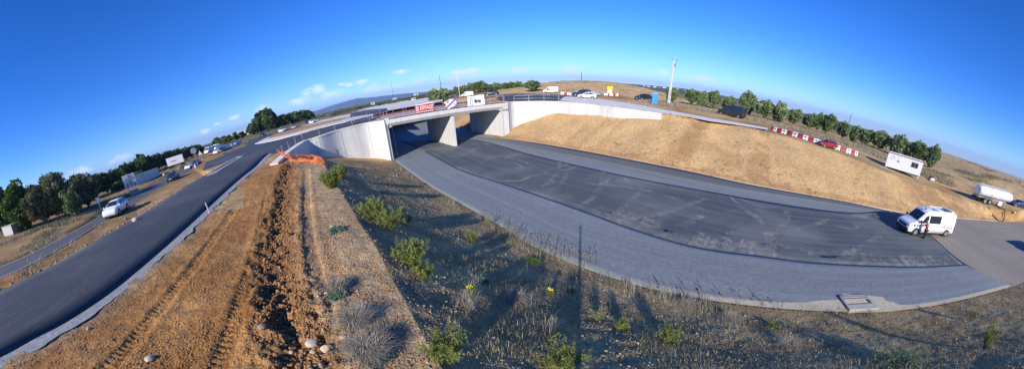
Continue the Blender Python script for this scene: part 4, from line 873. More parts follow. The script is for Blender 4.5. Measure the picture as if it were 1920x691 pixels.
# ================================================================== SITE CABIN, TANKER, TOILET, BARRIERS, POLE
a, b = G(1658, 315, 3.1), G(1722, 336, 2.95); L_ = math.hypot(b[0]-a[0], b[1]-a[1]); rz = math.atan2(b[1]-a[1], b[0]-a[0]); print('cabin length', L_)
cb = thing('site_cabin', 'white site cabin trailer with a red roof edge and barred window on the right crest', 'site cabin', ((a[0]+b[0])/2, (a[1]+b[1])/2, zat((a[0]+b[0])/2, (a[1]+b[1])/2)-.02), rz)
W_ = 2.3; MB().box((0, W_/2, 1.62), (L_, W_, 2.3)).build('cabin_body', X['white'], cb, .03); MB().box((0, W_/2, 2.80), (L_+.08, W_+.08, .12)).build('roof', X['red'], cb, .02); MB().box((0, W_/2, 2.88), (L_-.2, W_-.2, .08)).build('roof_sheet', X['whitem'], cb)
wf = MB().box((L_*.29, -.01, 1.95), (1.15, .04, .85)).build('window', X['concd'], cb); MB().box((L_*.29-.27, -.035, 1.95), (.46, .03, .72)).build('pane', X['glass'], wf); MB().box((L_*.29+.27, -.035, 1.95), (.46, .03, .72)).build('pane', X['glass'], wf)
for k in range(6): MB().box((L_*.29-.5+k*.2, -.06, 1.95), (.02, .02, .85)).build('bar', X['steel'], wf)
ring = MB(); [ring.tube((-L_*.34+.3*math.cos(t), -.012, 2.15+.3*math.sin(t)), (-L_*.34+.3*math.cos(t+.4), -.012, 2.15+.3*math.sin(t+.4)), .025, n=5) for t in np.arange(0, 6.28, .39)]; ring.build('ring_emblem', X['steel'], cb); MB().box((-L_*.34, -.012, 2.15), (.12, .02, .12)).build('emblem_dot', X['steel'], cb)
MB().box((-L_*.18, -.012, 1.8), (.42, .02, .32)).build('notice', X['concd'], cb); MB().box((0, W_/2, .38), (L_-.1, 1.6, .14)).build('chassis', X['black'], cb); MB().path([(-L_/2, W_/2, .4), (-L_/2-.9, W_/2, .45)], .06).build('tow_bar', X['steel'], cb)
for xx, sg in ((-L_*.1, .1), (-L_*.1, W_-.1)): MB().tube((xx, sg-.08, .3), (xx, sg+.1, .3), .3, n=16).build('wheel', X['rubber'], cb, .02)
for xx in (-L_/2+.12, L_/2-.12):
    for yy in (.1, W_-.1): MB().box((xx, yy, .2), (.1, .1, .45)).build('leg', X['whitem'], cb)
a, b = G(1827, 382, 1.75), G(1899, 397, 1.75); rz = math.atan2(b[1]-a[1], b[0]-a[0]); L_ = 8.6
c0 = T(1836, 378.5); tk = thing('tank_trailer', 'white cylindrical tank trailer parked on the right bank', 'trailer', c0, rz)
el = lambda t, ry=1.15, rz_=.98: (ry*math.cos(t), rz_*math.sin(t))
V = []; n = 28; stn = [(-1.35, .86), (-1.2, .97), (-1.1, 1.0), (7.0, 1.0), (7.2, .95), (7.3, .8)]
for xx, s in stn: V += [(xx, el(2*math.pi*i/n)[0]*s, 2.15+el(2*math.pi*i/n)[1]*s) for i in range(n)]
F_ = [(j*n+i, j*n+(i+1) % n, (j+1)*n+(i+1) % n, (j+1)*n+i) for j in range(len(stn)-1) for i in range(n)]+[tuple(range(n))[::-1], tuple(range((len(stn)-1)*n, len(stn)*n))]
MB().add(V, F_).build('tank', X['white'], tk, 0, True)
for xx in (-.9, 1.6, 4.2, 6.7):
    m_ = MB(); m_.path([(xx, el(t, 1.17, 1.0)[0], 2.15+el(t, 1.17, 1.0)[1]) for t in np.linspace(0, 2*math.pi, 26)], .03, 5); m_.build('band', X['silver'], tk)
for sg in (-1, 1): MB().box((2.95, sg*1.17, 2.0), (8.0, .03, .06)).build('red_stripe', X['pink'], tk); MB().box((3, sg*.35, 3.32), (7.6, .05, .08)).build('walkway_rail', X['steel'], tk)
MB().box((3, 0, 3.2), (7.4, .6, .04)).build('walkway', X['steel'], tk)
for xx in (0, 3, 6): MB().tube((xx, 0, 3.1), (xx, 0, 3.3), .25, n=14).build('hatch', X['steel'], tk)
MB().box((2.6, 0, 1.05), (7.4, .9, .18)).build('chassis', X['concd'], tk)
for xx in (.3, 1.5):
    for sg in (-1, 1): wo = MB().tube((xx, sg*.85, .52), (xx, sg*1.15, .52), .52, n=22).build('wheel', X['rubber'], tk, .04); MB().tube((xx, sg*1.14, .52), (xx, sg*1.17, .52), .3, n=14).build('rim', X['rim'], wo)
    MB().box((xx, -1.0, 1.12), (1.1, .4, .04)).build('mudguard', X['black'], tk); MB().box((xx, 1.0, 1.12), (1.1, .4, .04)).build('mudguard', X['black'], tk)
MB().box((4.1, -1.0, .68), (1.0, .5, .75)).build('locker', X['white'], tk, .03); MB().box((5.9, -.7, .5), (.16, .16, 1.1)).build('leg', X['steel'], tk); MB().box((5.9, .7, .5), (.16, .16, 1.1)).build('leg', X['steel'], tk)
MB().box((-1.3, 0, .75), (.2, 2.2, .35)).build('rear_bumper', X['black'], tk); MB().box((-1.0, .4, 1.15), (.5, .8, .5)).build('valve_box', X['concd'], tk); MB().path([(-1.45, -.5, .6), (-1.45, -.5, 3.2)], .03).build('ladder', X['steel'], tk)
hp = [T(*q) for q in [(1866,384),(1874,391),(1881,402),(1882,412),(1876,416),(1868,411),(1858,398),(1853,390)]]; hp = dens([(p_[0], p_[1], p_[2]+.12) for p_ in hp], 50)
tag(MB().path(hp-np.array(hp[0]), .085, 7).build('hose', X['hose']), 'black hose looping down the bank from the tank trailer', 'hose'); bpy.data.objects['hose'].location = tuple(hp[0])
px = T(1855+17, 405)
tag(MB().ball((0, 0, .12), (.45, .3, .22)).box((.3, .1, .1), (.5, .3, .1), .4).build('plastic_sheet', X['yellow']), 'small crumpled yellow plastic lying on the bank below the tank trailer', 'plastic'); bpy.data.objects['plastic_sheet'].location = T(1900, 403)
to = thing('portable_toilet', 'blue portable toilet cabin left of the tall concrete pole', 'toilet', T(1227, 195.6), math.radians(-27))
MB().box((0, 0, 1.1), (1.15, 1.15, 2.1)).build('cabin', X['blue'], to, .04); MB().prism([(-.62, 2.15), (.62, 2.15), (.5, 2.34), (-.5, 2.34)], -.6, .6, 'y').build('roof', X['lightblue'], to, .03)
MB().box((.03, -.59, 1.1), (.8, .03, 1.9)).build('door', X['blue'], to, .01); MB().box((-.3, -.62, 1.1), (.06, .05, .16)).build('handle', X['whitem'], to); MB().box((0, 0, .05), (1.25, 1.25, .14)).build('base', X['black'], to)
for k in range(3): MB().box((-.59, -.3+.3*k, 1.2), (.03, .1, 1.5)).build('rib', X['blue'], to)
pp = T(1253.7, 195.3); po = thing('utility_pole', 'tall pale concrete utility pole right of the blue toilet cabin', 'pole', pp, .4)
m_ = MB(); m_.add([(-.30,-.2,0),(.30,-.2,0),(.30,.2,0),(-.30,.2,0),(-.13,-.1,10.2),(.13,-.1,10.2),(.13,.1,10.2),(-.13,.1,10.2)], [(0,1,2,3),(4,5,6,7),(0,1,5,4),(1,2,6,5),(2,3,7,6),(3,0,4,7)]); m_.build('shaft', X['pole'], po, .02)
MB().box((.35, 0, 10.0), (1.9, .1, .12)).build('crossarm', X['steel'], po)
for xx in (-.5, .25, 1.2): MB().tube((xx, 0, 10.05), (xx, 0, 10.4), .06, .03, 8).build('insulator', X['black'], po)
MB().box((.5, 0, 8.9), (.5, .3, .7)).build('switch_box', X['steel'], po); MB().path([(.4, 0, 8.6), (.7, 0, 9.5), (1.1, 0, 9.9)], .02).build('cable', X['black'], po)
for k, (zz, w2) in enumerate(((1.2, .3), (2.2, .34), (2.9, .24))): MB().box((.0, -.19+.012*k, zz), (w2, .03, .42)).build('sticker', X['dark'], po); MB().box((.02, -.205+.012*k, zz+.02), (w2*.5, .03, .16)).build('sticker', X['whitem'], po)
# red and white barriers
def barrier(m):
    mb = MB(); mb.prism([(-.24,0),(.24,0),(.24,.16),(.13,.34),(.09,.74),(-.09,.74),(-.13,.34),(-.24,.16)], -.46, .46, 'x'); o = mb.build('plastic_barrier', m, None, .035); 
    s_ = MB(); s_.box((0, -.12, .52), (.30, .09, .14)); e = s_.build('slot', X['black'], o); s2 = MB(); s2.box((0, -.2, .09), (.3, .1, .09)); s2.build('foot_slot', X['black'], o); return o
bR, bW = barrier(X['barr']), barrier(X['barw']); first = {'r': bR, 'w': bW}
seq = 'rwrwrwrwrwwrrwrwrw'; A_, B_ = (1448, 243.5), (1604, 291.5); used = set(); nb_ = len(seq)
ordn = ['first', 'second', 'third', 'fourth', 'fifth', 'sixth', 'seventh', 'eighth', 'ninth', 'tenth', 'eleventh', 'twelfth', 'thirteenth', 'fourteenth', 'fifteenth', 'sixteenth', 'seventeenth', 'eighteenth']
pts = [T(A_[0]+(B_[0]-A_[0])*s, A_[1]+(B_[1]-A_[1])*s-3.2*math.sin(s*math.pi)*0+1.6*math.sin(s*math.pi*2)*0) for s in np.linspace(0, 1, nb_)]
pa = np.array(pts); pa[:, :2] = dens(pa[::4, :2] if False else np.array([pa[0, :2], pa[6, :2], pa[12, :2], pa[17, :2]]), nb_)
for k, c_ in enumerate(seq):
    q = pa[k]; d_ = pa[min(k+1, nb_-1)]-pa[max(k-1, 0)]; rz = math.atan2(d_[1], d_[0])+random.uniform(-.12, .12); sp_ = np.linalg.norm(d_[:2])/(2 if 0 < k < nb_-1 else 1)
    lab = f"{'red' if c_ == 'r' else 'white'} plastic barrier, {ordn[k]} from the left in the line on the right bank"
    L3 = (q[0], q[1], zat(q[0], q[1])-.02)
    if c_ not in used: o = first[c_]; used.add(c_); o.location = L3; o.rotation_euler = (0, 0, rz); tag(o, lab, 'barrier', 'line of red and white barriers')
    else: o = dup(first[c_], L3, rz, lab)
    o['category'] = 'barrier'; o['group'] = 'line of red and white barriers'; o.scale = (sp_/.96*.97, 1, 1)
print('barrier spacing', sp_)
def blist(lst, grp):
    for (c_, u, v, rz, lab) in lst: o = dup(first[c_], T(u, v), math.radians(rz), lab); o['group'] = grp; o['category'] = 'barrier'; o.scale = (1.05, 1.0, .95)
blist([('w', 1136, 179.5, -30, 'white plastic barrier at the left of the row under the yellow board'), ('r', 1141, 179.8, -30, 'red plastic barrier below the yellow board'), ('w', 1146, 180.2, -30, 'white plastic barrier right of the red one below the yellow board'), ('r', 1151, 180.2, -30, 'second red plastic barrier of the row by the yellow board'), ('w', 1156, 180.6, -30, 'third white plastic barrier of the row by the yellow board'), ('r', 1160, 180.8, -30, 'last red plastic barrier right of the yellow board')], 'barriers by the yellow board')
blist([('w', 1055, 178.2, -5, 'white plastic barrier right of the green van'), ('r', 1061, 178.6, -5, 'red plastic barrier right of the green van'), ('w', 1067, 178.8, -5, 'white barrier between two red ones right of the green van'), ('r', 1078, 179.3, -20, 'red plastic barrier near the back of the dark blue car')], 'barriers right of the green van')
blist([('w', 308, 327, -60, 'white plastic barrier nearest the grey wall left of the box trailer'), ('w', 322, 322.5, -60, 'long white barrier in front of the box trailer'), ('r', 305, 322, -60, 'red plastic barrier behind the white one by the grey wall'), ('r', 365, 316, -60, 'red plastic barrier at the foot of the round sign'), ('w', 368, 314, -60, 'white barrier beside the red one at the round sign')], 'barriers by the old road')
bp2 = [('r' if k % 2 else 'w', 690+k*4.2, 209.0-k*.75, -60, f"{'red' if k % 2 else 'white'} barrier, {ordn[k]} from the left behind the works yard left of the bridge") for k in range(9)]; blist(bp2, 'barriers behind the works yard')
yb = thing('sign_board', 'small yellow board on a white stand behind the short barrier row', 'sign', T(1143, 179), 0); MB().box((0, 0, 2.0), (1.5, .08, .9)).build('panel', X['yellow'], yb, .02); MB().box((0, .05, .8), (1.2, .1, 1.3)).build('stand', X['whitem'], yb)
hb = thing('barrier_heap', 'toppled red and white barrier heap right of the site cabin', 'barrier', T(1745, 337.5), 0)
MB().box((0, 0, .4), (1.1, .35, .6), .9, .4).build('barrier', X['barr'], hb, .04); MB().box((-.7, -.3, .3), (1.1, .4, .5), -.5, .9).build('barrier', X['barw'], hb, .04); MB().box((.3, -.4, .3), (.35, .2, .6), .3).build('barrier', X['barw'], hb, .03)
# orange net
E_ = [G(520, 283, 4.95), T(548, 299), T(575, 300), T(598, 306), T(612, 314)]
nt_ = thing('safety_net', 'orange plastic safety net draped over the end of the left wing wall', 'safety net', tuple(T(560, 300)))
o0 = np.array(nt_.location); W0 = dens([np.array(p_)+np.array([0, 0, dz_]) for p_, dz_ in zip([G(522, 290, 4.95), T(548, 303), T(573, 305), T(598, 309), T(612, 314)], (.05, .08, .1, .1, .05))], 60)
W1 = dens([np.array(p_) for p_ in [R(519, 281, 25.5), R(545, 289, 24.0), R(572, 291, 25), R(600, 294, 25.0), R(613, 311, 22.5)]], 60)
V = []; ns = 14
for i in range(60):
    for j in range(ns):
        f = j/(ns-1); p_ = W0[i]*(1-f)+W1[i]*f; wv_ = .10*math.sin(i*.55+j*.5)+.07*math.sin(i*1.7)+.05*math.sin(j*1.2+i*.23); V.append((p_[0]-o0[0]+wv_*.6, p_[1]-o0[1]-wv_, p_[2]-o0[2]+.4*abs(wv_)))
m_ = MB()
def strip2(a_, b_, w_=.024):
    a_ = Vector(a_); b_ = Vector(b_); d = (b_-a_); 
    if d.length < 1e-4: return
    s_ = d.cross(Vector((0.3, 1, .2))).normalized()*w_; m_.add([a_-s_, a_+s_, b_+s_, b_-s_], [(0,1,2,3)])
V3 = np.array(V).reshape(60, ns, 3)
i2 = np.linspace(0, 59, 85); 
def gp(i, j): i0 = int(min(i, 58)); j0 = int(min(j, ns-2)); fi, fj = i-i0, j-j0; return V3[i0, j0]*(1-fi)*(1-fj)+V3[i0+1, j0]*fi*(1-fj)+V3[i0, j0+1]*(1-fi)*fj+V3[i0+1, j0+1]*fi*fj
JJ = np.linspace(0, ns-1, 15)
for a_, b_ in zip(i2[:-1], i2[1:]):
    for j in JJ: strip2(gp(a_, j), gp(b_, j), .011)
for i in i2[::1]:
    for a_, b_ in zip(JJ[:-1], JJ[1:]): strip2(gp(i, a_), gp(i, b_), .008)
m_.build('mesh_sheet', X['net'], nt_)
for i in (0, 20, 41, 59): b_ = V3[i, 0]; MB().tube(b_-(0, 0, .2), V3[i, -1]+(0, 0, .05), .02, n=6).build('stake', X['steel'], nt_)
st_ = tag(MB().box((0, 0, .32), (.05, .05, .75), 0, .1).build('wooden_stake', X['pink']), 'thin pinkish stake standing on the gravel edge of the new road', 'stake'); st_.location = T(393, 401)
# drain box
db = thing('drain_chamber', 'square concrete drain chamber with an open grating at the near edge of the carriageway', 'drain', G(1606, 567, .09), math.radians(-37))
MB().box((0, .42, .07), (1.5, .13, .2)).box((-.72, 0, .07), (.13, .9, .2)).box((.72, 0, .07), (.13, .9, .2)).box((0, -.55, .07), (1.57, .42, .22)).build('frame', X['concd'], db, .01)
MB().box((0, 0, .05), (1.4, .9, .03)).build('grating', X['black'], db); MB().box((0, .1, .18), (1.35, .05, .05)).box((0, .27, .18), (1.35, .05, .05)).build('bar', X['steel'], db)
# ================================================================== LEFT SIDE OBJECTS
sb = thing('road_sign', 'large white direction board with grey shapes on two posts beside the white car', 'sign', T(252, 365), math.radians(30))
rzs = math.atan2(-T(252, 365)[1], -T(252, 365)[0])+math.pi/2; sb.rotation_euler = (0, 0, rzs)
MB().box((0, 0, 2.9), (2.5, .07, 2.6)).build('panel', X['whitem'], sb, .02)
for xx in (-.25, .0): pass
m_ = MB(); m_.box((.1, -.05, 2.95), (.55, .03, 2.2)).box((-.65, -.05, 2.1), (.5, .03, .9)).box((.8, -.05, 2.1), (.5, .03, .8)).box((-.6, -.05, 3.3), (.3, .03, .5)).box((.75, -.05, 3.3), (.35, .03, .35)).build('grey_shapes', X['concd'], sb)
for xx in (-.7, .7): MB().tube((xx, .07, 0), (xx, .07, 4.1), .05, n=8).build('post', X['steel'], sb)
MB().box((.2, .3, .5), (1.9, .9, 1.0)).build('ballast_block', X['concd'], sb, .05)
def tosee(p_): return math.atan2(-p_[1], -p_[0])+math.pi/2
p_ = T(372, 312); rs = thing('road_sign', 'round pale disc sign on a single post by the old road', 'sign', p_, tosee(p_)); MB().tube((0, 0, 0), (0, 0, 4.1), .05, n=8).build('post', X['steel'], rs); MB().tube((0, -.06, 3.9), (0, -.1, 3.9), .75, n=28).build('disc', X['steel'], rs)
p_ = T(381, 306); rs2 = thing('road_sign', 'small white triangular sign just right of the round disc sign', 'sign', p_, tosee(p_)); MB().tube((0, 0, 0), (0, 0, 3.2), .04, n=8).build('post', X['steel'], rs2); MB().prism([(-.6, 2.2), (.6, 2.2), (0, 3.3)], -.06, -.03, 'y').build('plate', X['whitem'], rs2)
p_ = T(191, 397); gw = thing('road_sign', 'narrow pale sign on a thin post in the scrub left of the white car', 'sign', p_, tosee(p_)); MB().tube((0, 0, 0), (0, 0, 2.6), .04, n=8).build('post', X['steel'], gw); MB().prism([(-.38, 2.9), (.38, 2.9), (.12, 2.0), (-.12, 2.0)], -.05, -.02, 'y').build('plate', X['whitem'], gw); MB().box((0, 0, .25), (.7, .5, .5)).build('block', X['black'], gw, .04)
# concrete shed half buried at the far left
p_ = T(38, 436); sh = thing('concrete_shed', 'low weathered concrete shed with a pale end wall at the far left', 'shed', p_, 0)
a, b = T(27, 439), T(62, 424); rzs = math.atan2(b[1]-a[1], b[0]-a[0]); L_ = min(9, math.hypot(b[0]-a[0], b[1]-a[1])); sh.location = a; sh.rotation_euler = (0, 0, rzs); print('shed', L_)
MB().box((L_/2, 1.8, .95), (L_, 3.4, 2.3)).build('wall', X['concd'], sh, .03); MB().prism([(0.1, -.1), (3.5, -.1), (3.5, 2.2), (.1, 2.3)], -.1, .0, 'x').build('end_wall', X['conc2'], sh, .02); MB().box((L_/2, 1.8, 2.2), (L_+.3, 3.8, .14)).build('roof', X['concd'], sh, .02); MB().box((L_*.85, -.02, .8), (.9, .06, 1.6)).build('door', X['black'], sh)
# grey site wall, pale box trailer
def longbox(name, A_, B_, hgt, wd, m, label, cat, top=None, z0=-.3, thick_away=True):
    a, b = T(*A_), T(*B_); L2 = math.hypot(b[0]-a[0], b[1]-a[1]); rz = math.atan2(b[1]-a[1], b[0]-a[0]); t = thing(name, label, cat, (a[0], a[1], min(a[2], b[2])), rz); sd_ = 1 if (np.array([-math.sin(rz), math.cos(rz)])@np.array(a[:2])) > 0 else -1
    return t, L2, sd_
gwz, L2, s_ = longbox('grey_wall', (252, 350), (300, 328), 2, .3, None, 'long smooth grey wall in front of the dark hedge at left', 'wall'); MB().box((L2/2, s_*.15, 1.2), (L2, .3, 3.0)).build('wall_face', X['conc'], gwz, .02); MB().box((L2/2, s_*.15, 2.75), (L2+.1, .4, .12)).build('coping', X['conc2'], gwz)
tb, L2, s_ = longbox('box_trailer', (317, 318), (347, 307), 3, 2.5, None, 'long white box trailer parked below the dark hedge at left', 'trailer'); print('trailer', L2); MB().box((L2/2, s_*1.2, 2.4), (L2, 2.4, 2.7)).build('box', X['white'], tb, .04); MB().box((L2/2, s_*1.2, .9), (L2*.9, 1.4, .25)).build('chassis', X['black'], tb)
for xx in (L2*.12, L2*.22, L2*.85): MB().tube((xx, s_*.05, .5), (xx, s_*.35, .5), .5, n=16).build('wheel', X['rubber'], tb); MB().tube((xx, s_*2.05, .5), (xx, s_*2.35, .5), .5, n=16).build('wheel', X['rubber'], tb)
MB().box((L2*.4, -s_*.03, 2.3), (L2*.35, .03, .35)).build('faded_band', X['concd'], tb)
for (u, v, d, hh, lab) in [(285.5, 316, 120, 9, 'leaning thin utility pole above the grey wall'), (317.5, 306, 130, 8.6, 'leaning thin utility pole beside the white box trailer'), (407, 290, 0, 0, '')][:2]:
    p_ = R(u, v, d); p_ = (p_[0], p_[1], zat(p_[0], p_[1])); o = thing('utility_pole', lab, 'pole', p_, .3); top = HC+ray(u-8.5, v-28)[2]/math.hypot(*ray(u-8.5, v-28)[:2])*d-p_[2]
    MB().tube((0, 0, 0), (.0, 0, top), .16, .1, 8).build('shaft', X['pole'], o); MB().box((0, 0, top-.3), (1.4, .1, .1)).build('crossarm', X['steel'], o)
# ================================================================== VEGETATION
def leafmesh(name, C_, S_, m, tone, parent=None, up=0.0, seed=0, long=1.6):
    """one small quad per leaf clump: centres, sizes, random tilt"""
    rs = np.random.RandomState(seed); n = len(C_); a = rs.normal(size=(n, 3)); a[:, 2] += up; a /= np.linalg.norm(a, axis=1)[:, None]
    b = rs.normal(size=(n, 3)); b -= (a*b).sum(1)[:, None]*a; b /= np.linalg.norm(b, axis=1)[:, None]; S_ = np.asarray(S_)[:, None]
    V = np.stack([C_-a*S_*.5*long, C_+b*S_*.38, C_+a*S_*.5*long, C_-b*S_*.38], 1).reshape(-1, 3); F = np.arange(4*n).reshape(n, 4)
    return npmesh(name, V, F, m, parent, False, None, np.repeat(tone, 4), 'tone')
def crown_pts(seed, n, shape='round', lumps=26):
    """leaf centres of a crown of unit height and unit width: lumps of foliage on branch ends, gaps between"""
    rs = np.random.RandomState(seed); L = []
    while len(L) < lumps:
        p = rs.uniform(-1, 1, 3); r = np.linalg.norm(p)
        if r > 1 or r < .35: continue
        if shape == 'cone' and math.hypot(p[0], p[1]) > (1-p[2])*.52: continue
        L.append((p*(.80 if shape != 'open' else .86)*rs.uniform(.85, 1.08), rs.uniform(.17, .33)*(.72 if shape == 'open' else 1)))
    k = rs.randint(0, lumps, n); c = np.array([l[0] for l in L])[k]; s = np.array([l[1] for l in L])[k]
    d = rs.normal(size=(n, 3)); d /= np.linalg.norm(d, axis=1)[:, None]; P = c+d*(s*rs.uniform(.55, 1.08, n)**.6)[:, None]
    tone = np.clip(.45+.35*rs.normal(size=lumps)[k]*.5+.22*rs.normal(size=n), 0, 1)
    P[:, 0] *= .5; P[:, 1] *= .5; P[:, 2] = P[:, 2]*.5+.5; return P, tone, [l[0]*np.array([.5, .5, .5])+np.array([0, 0, .5]) for l in L]
def tree_proto(name, seed, n, leaf, mt, shape='round', lumps=26, lift=.12, trunk=.035):
    t = thing(name, 'x', 'tree'); P, tone, Lc = crown_pts(seed, n, shape, lumps); P[:, 2] = lift+P[:, 2]*(1-lift)
    leafmesh('crown', P, leaf*RS.uniform(.6, 1.3, n), X[mt], tone, t, 0, seed)
    m_ = MB(); m_.path([(0, 0, -.06), (.01, 0, lift*.9), (0, .01, .45), (0, 0, .7)], [trunk, trunk*.8, trunk*.5, trunk*.2], 7)
    rs = np.random.RandomState(seed)
    for i in range(min(9, lumps)): q = Lc[i]; z0 = rs.uniform(lift*.8, .45); m_.path([(0, 0, z0), (q[0]*.5, q[1]*.5, (z0+q[2])*.5), (q[0]*.95, q[1]*.95, lift+q[2]*(1-lift))], [trunk*.45, trunk*.3, trunk*.1], 5)
    m_.build('trunk', X['bark'], t, 0, True); return t
protos = {'pine': [tree_proto('pine_tree', 10+i, 4200, .085, 'pine', 'round', 70, .03) for i in range(3)], 'belt': [tree_proto('evergreen_tree', 30+i, 3200, .10, 'oak', 'round', 44, .04) for i in range(3)],
          'green': [tree_proto('broadleaf_tree', 50+i, 8500, .06, 'green', 'round', 70, .03) for i in range(2)], 'olive': [tree_proto('broadleaf_tree', 60+i, 9000, .045, 'olive', 'open', 110, .06) for i in range(3)],
          'cyp': [tree_proto('cypress_tree', 70, 900, .14, 'oak', 'cone', 14, .03)], 'shrub': [tree_proto('shrub', 80+i, 1100, .11, 'yleaf', 'round', 14, .02, .02) for i in range(2)]}
protos['green2'] = [tree_proto('conifer_tree', 90, 5200, .05, 'pine', 'round', 40, .05)]
usedp = set()
def tree(kind, u, v, d, w_, h_, lab, grp=None, var=0, rot=None):
    """crown centred on (u, v) at ground distance d, w_ x h_ in tenths of a degree"""
    c = R(u, v, d); s = math.radians(.1)*math.hypot(d, HC-c[2])*1.0; zb_ = zat(c[0], c[1]); W = w_*s*(1.5 if kind in ('green', 'olive', 'green2') else 1.12 if kind == 'pine' else 1.3); Hh = max(h_*s, 1.0); topz = c[2]+Hh/2*1.12
    zb_ = min(zb_, topz-Hh*.9); Ht = topz-zb_; P = protos[kind]; src = P[var % len(P)]
    if id(src) not in usedp: usedp.add(id(src)); o = src
    else: o = copy_tree(src)
    o.location = (c[0], c[1], zb_); o.scale = (W, W*random.uniform(.85, 1.1), Ht); o.rotation_euler = (0, 0, random.uniform(0, 6.28) if rot is None else rot)
    tag(o, lab, 'tree', grp); o.name = src.name.split('.')[0]; return o
PG_ = 'rounded pines along the upper right ground'
pl = [(1260,176,75,22,24),(1300,181,82,27,29),(1317,184,82,25,25),(1339,182,86,26,27),(1367,190,85,24,23),(1403,189,88,32,34),(1398,199,80,17,20),(1434,205,82,33,38),(1463,209,82,28,34),(1491,217,84,24,28),(1519,228,85,32,34),(1537,226,100,22,28),(1554,232,84,34,38),(1583,242,85,26,32),(1604,250,86,25,28),(1625,257,86,28,32),(1650,265,86,36,42),(1684,274,84,36,42),(1707,280,92,26,32),(1724,284,84,36,42),(1751,291,84,24,38)]
pw = ['lone round pine just behind the tall concrete pole', 'left half of the first pair of pines right of the pole', 'right half of the first pair of pines right of the pole', 'round pine just left of the black van, third crown from the pole', 'low pine touching the left end of the black van', 'tall pine right above the black van', 'small young pine in front of the tall one by the black van',
      'big round pine just right of the black van', 'second round pine right of the black van', 'small pine, third right of the black van', 'broad pine above the left end of the barrier line', 'pine peeping out behind two broad ones above the barriers', 'broad greyish pine above the middle of the barrier line', 'pine directly above the red car', 'small pine just right of the one above the red car', 'round pine left of the close-set group above the site cabin',
      'tall pine at the left of the close-set group above the site cabin', 'pine right behind the site cabin roof', 'darker pine set back behind the cabin group', 'large pine above the right end of the site cabin', 'last narrow pine at the right end of the row']
for i, (q, l_) in enumerate(zip(pl, pw)): tree('pine', *q, l_, PG_, i)
for i, (u, v, w_, h_) in enumerate([(1610,238,6,14),(1623,236,6,18),(1600,243,8,10)]): tree('cyp', u, v, 110, w_, h_, ['left dark cypress tip behind the pines above the cabin', 'right dark cypress tip behind the pines above the cabin', 'lowest dark cypress tip behind the pines above the cabin'][i])
CG = 'trees beyond the bridge'
cl_ = [(814,175,118,24,20),(832,175,118,22,19),(858,171,125,18,18),(870,169,125,20,20),(884,167,125,22,22),(899,164,125,28,25),(916,167,125,22,20),(931,166,125,24,21),(946,165,125,22,20),(960,163,125,24,20),(973,162,125,20,18),(998,161,100,27,22)]
cw = ['left tree of the pair standing apart above the red banner', 'right tree of the pair standing apart above the red banner', 'leftmost small tree of the row behind the white van', 'second tree of the row, behind the white van', 'third tree of the row, just right of the white van', 'tallest tree of the row beyond the bridge', 'tree just right of the tallest in the row beyond the bridge', 'tree above the white lettered banner', 'seventh tree of the row beyond the bridge', 'eighth tree of the row beyond the bridge', 'last tree of the row before the lone one', 'lone round tree left of the lime green van']
for i, (q, l_) in enumerate(zip(cl_, cw)): tree('pine', *q, l_, CG, i+1)
BG_ = 'dark belt of evergreens left of the bridge'
bl = [(497,222,185,30,38),(474,243,180,22,26),(485,234,188,24,30),(507,233,180,26,34),(512,222,186,16,30),(522,231,185,22,28),(534,227,187,22,27),(546,223,190,22,25),(558,220,190,22,24),(569,217,192,20,23),(579,216,193,18,20)]
bw = ['tallest dark pine of the clump beyond the junction', 'low dark tree at the left foot of the tall clump', 'dark tree between the tall pine and the low one at its left', 'dark tree in front of the tall pine at its right foot', 'narrow dark tree right of the tallest pine', 'first crown of the long dark belt', 'second crown of the long dark belt', 'third crown of the long dark belt', 'fourth crown of the long dark belt', 'fifth crown of the long dark belt', 'last crown at the right end of the long dark belt']
for i, (q, l_) in enumerate(zip(bl, bw)): tree('belt', *q, l_, BG_, i)
LG = 'dark wood behind the old road'
ll = [(178,352,95,34,52),(198,344,100,30,44),(215,337,104,30,40),(234,325,108,28,38),(250,318,112,28,34),(262,304,118,26,32),(278,307,120,24,30),(292,302,124,24,28),(306,300,126,24,28),(320,295,128,24,28),(334,292,130,24,28),(347,289,132,22,26),(360,286,134,22,26),(372,283,136,18,24),(258,330,96,40,16),(225,352,92,34,26)]
lw = ['dark crown right of the yellowish tree at left', 'second dark crown of the wood left of the direction board', 'dark crown just left above the direction board', 'dark crown right above the direction board', 'fifth dark crown of the wood, over the grey wall', 'bright topped tree rising above the dark wood', 'crown left of the first leaning pole', 'crown between the two leaning poles', 'crown by the second leaning pole', 'dark crown over the left end of the white box trailer', 'dark crown over the middle of the white box trailer', 'dark crown over the right end of the white box trailer', 'crown right of the box trailer', 'last dark crown of the wood at its right end', 'low green hedge along the top of the grey wall', 'low dark thicket behind the direction board']
for i, (q, l_) in enumerate(zip(ll, lw)): tree('green' if i in (5, 14) else 'belt', *q, l_, LG, i)
for i, (u, v, d, w_, h_, l_) in enumerate([(192,323,104,6,16,'single cypress tip at the left of the dark wood'),(327,277,126,6,22,'left cypress tip above the white box trailer'),(341,279,128,5,18,'small cypress tip between two taller ones above the trailer'),(367,272,132,7,30,'tallest cypress tip at the right end of the dark wood'),(355,281,130,5,14,'short cypress tip left of the tallest one')]): tree('cyp', u, v, d, w_, h_, l_)
tree('green', 36, 374, 66, 62, 64, 'dense green fig-like tree above the concrete shed', None, 0); tree('belt', -6, 378, 72, 44, 70, 'dark tree cut by the left edge of the picture', None, 1)
tree('olive', 78, 386, 62, 62, 84, 'greyish broad tree right of the concrete shed', None, 0); tree('olive', 112, 370, 60, 48, 96, 'tall dull olive tree in the middle of the left group', None, 1)
